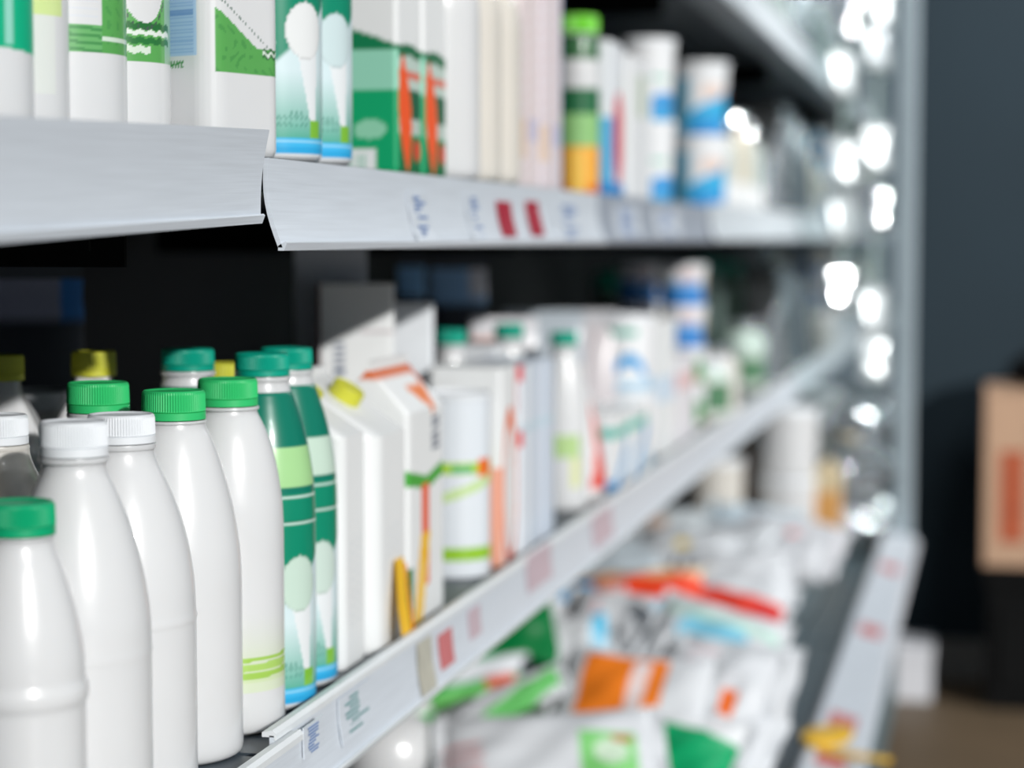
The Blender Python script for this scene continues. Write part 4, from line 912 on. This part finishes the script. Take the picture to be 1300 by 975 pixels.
# two made-up strips of shiny sachets, added for bright spots by the end post
for c_, (xs, ys, zt, zbs, side) in enumerate([(-0.335, 4.93, 1.78, (1.60, 1.47, 1.27, 1.14, 0.98), 'left'), (-0.262, 4.95, 1.80, (1.63, 1.53, 1.30, 1.17, 0.93, 0.82), 'right')]):
    st = empty('glint_strip', (xs, ys, zbs[-1]), side + ' clear hanging strip added for glints by the mirrored end of the case', 'strip', 'hanging strips added for glints by the post')
    box('strip_band', -0.006, 0.006, 0.018, 0.0192, -0.02, 2.28 - zbs[-1], CLEARTUB, st)
    for i, zb in enumerate(zbs):
        box('strip_clip', -0.009, 0.009, 0.008, 0.019, zb - zbs[-1] + 0.094, zb - zbs[-1] + 0.104, CARDW, st)
        o = pouch(xs, ys - 0.006, zb, 0.066, 0.088, 0.026, words[i] + ' added glint sachet from the top on the ' + side + ' hanging strip', None, (225, 230, 232), rz=D2(-66 + 7 * ((i * 3 + c_) % 5 - 2)), group='added glint sachets on hanging strips', name='glint_sachet', cat='sachet')
        for c in o.children: c.data.materials[0] = SACHET if (i + c_) % 4 else FOIL
# top shelf
for k in range(7):
    y = 3.42 + 0.185 * k
    jar(-0.475, y, Z_TOP, 0.052, 0.17 + 0.03 * (k % 2), (words + ['seventh'])[k] + ' clear jar on the top shelf, counted from the left', CLEARTUB, FOIL, 'clear jars on the top shelf')

# yellow shelf tag tucked in the middle rail
yt = y_at(541, XF + 0.006)
r_ = empty('paper_shelf_tag', (XF, yt, Z_MID), 'yellow and orange paper tag tucked into the middle rail below the barcode carton', 'tag')
def strip(name, rows, m):                        # rows of (x, y left, y right, z); a thin folded sheet
    V = []; n = len(rows)
    for q in (0, -0.0005):
        for x, ya, yb, z in rows: V += [(x + q, ya, z), (x + q, yb, z)]
    Fs = []
    for i in range(n - 1): Fs += [[2*i, 2*i+1, 2*i+3, 2*i+2], [2*n+2*i+1, 2*n+2*i, 2*n+2*i+2, 2*n+2*i+3]]
    link(name, V, Fs, m, r_, smooth=False)
TAGP = mat('tag_paper_pale', (194, 192, 178), 0.4, noise=0.12, nscale=60)
TAGO = mat('tag_orange', (240, 150, 40), 0.5, noise=0.1)
strip('tag_top', [(-0.008, -0.024, 0.003, 0.012), (-0.013, -0.018, 0.009, 0.034), (-0.019, -0.004, 0.019, 0.070)], YEL)
strip('tag_stripe', [(-0.0072, 0.004, 0.011, 0.012), (-0.0122, 0.010, 0.017, 0.034), (-0.0182, 0.020, 0.026, 0.064)], TAGO)
strip('tag_tail', [(0.0090, -0.026, 0.022, -0.036), (0.0049, -0.024, 0.022, -0.015), (0.0038, -0.022, 0.022, 0.006)], TAGP)

# ------------------------------------------------------------------ right background: cardboard boxes on a dark crate
cr = empty('plastic_crate', (0.30, 5.40, 0), 'black plastic crate on the floor under the cardboard box', 'crate')
box('crate_body', -0.30, 0.30, -0.16, 0.16, 0.0, 0.30, DARKP, cr, bev=0.01)
box('crate_rim', -0.31, 0.31, -0.17, 0.17, 0.30, 0.355, DARKP, cr, bev=0.008)
for k in range(4): box('crate_slat', -0.27 + 0.14 * k, -0.15 + 0.14 * k, -0.168, -0.1605, 0.06, 0.25, DARKP, cr)
cb = empty('cardboard_box', (0.29, 5.38, 0.356), 'cardboard box with orange print standing on the black crate', 'box')
box('box_body', -0.30, 0.30, -0.17, 0.17, 0.0, 0.42, CARD, cb, bev=0.004)
for k in range(5): box('printed_mark', -0.262 + 0.09 * k, -0.262 + 0.09 * k + 0.06, -0.1712, -0.1702, 0.06 + 0.015 * (k % 2), 0.28 - 0.05 * (k % 3), CARDP, cb)
box('flap', -0.30, 0.30, -0.172, -0.002, 0.4205, 0.4235, CARD, cb); box('flap', -0.30, 0.30, 0.002, 0.172, 0.4205, 0.4235, CARD, cb)
bgk = empty('black_bag', (0.33, 5.38, 0.780), 'black bag with pale bundle lying on the cardboard box', 'bag')
A = np.arange(40) * 2 * PI / 40
lv = [(0, .86), (0.02, 1.0), (0.05, 1.0), (0.085, .86), (0.11, .55), (0.118, .15)]
loft('bag_body', [np.stack([np.cos(A) * 0.28 * q * (1 + 0.05 * np.sin(A * 5)), np.sin(A) * 0.14 * q], 1) for _, q in lv], [z for z, _ in lv], DARKP, bgk)
loft('pale_bundle', [np.stack([np.cos(A) * 0.12 * q + 0.02, np.sin(A) * 0.06 * q - 0.09], 1) for q in (0.7, 1, 1, 0.6, 0.1)], [0.055, 0.08, 0.11, 0.14, 0.15], mat('pale_bundle', (200, 190, 170), 0.7, noise=0.2), bgk)
wbx = empty('lit_baseboard_block', (-0.26, 5.37, 0), 'low white block standing in for the sunlit stretch of baseboard', 'box')  # white block added to show the sunlit part of the baseboard
box('box_body', -0.13, 0.13, -0.08, 0.08, 0.0, 0.135, CARDW, wbx, bev=0.004)
box('box_lid', -0.134, 0.134, -0.084, 0.084, 0.105, 0.14, CARDW, wbx, bev=0.003)
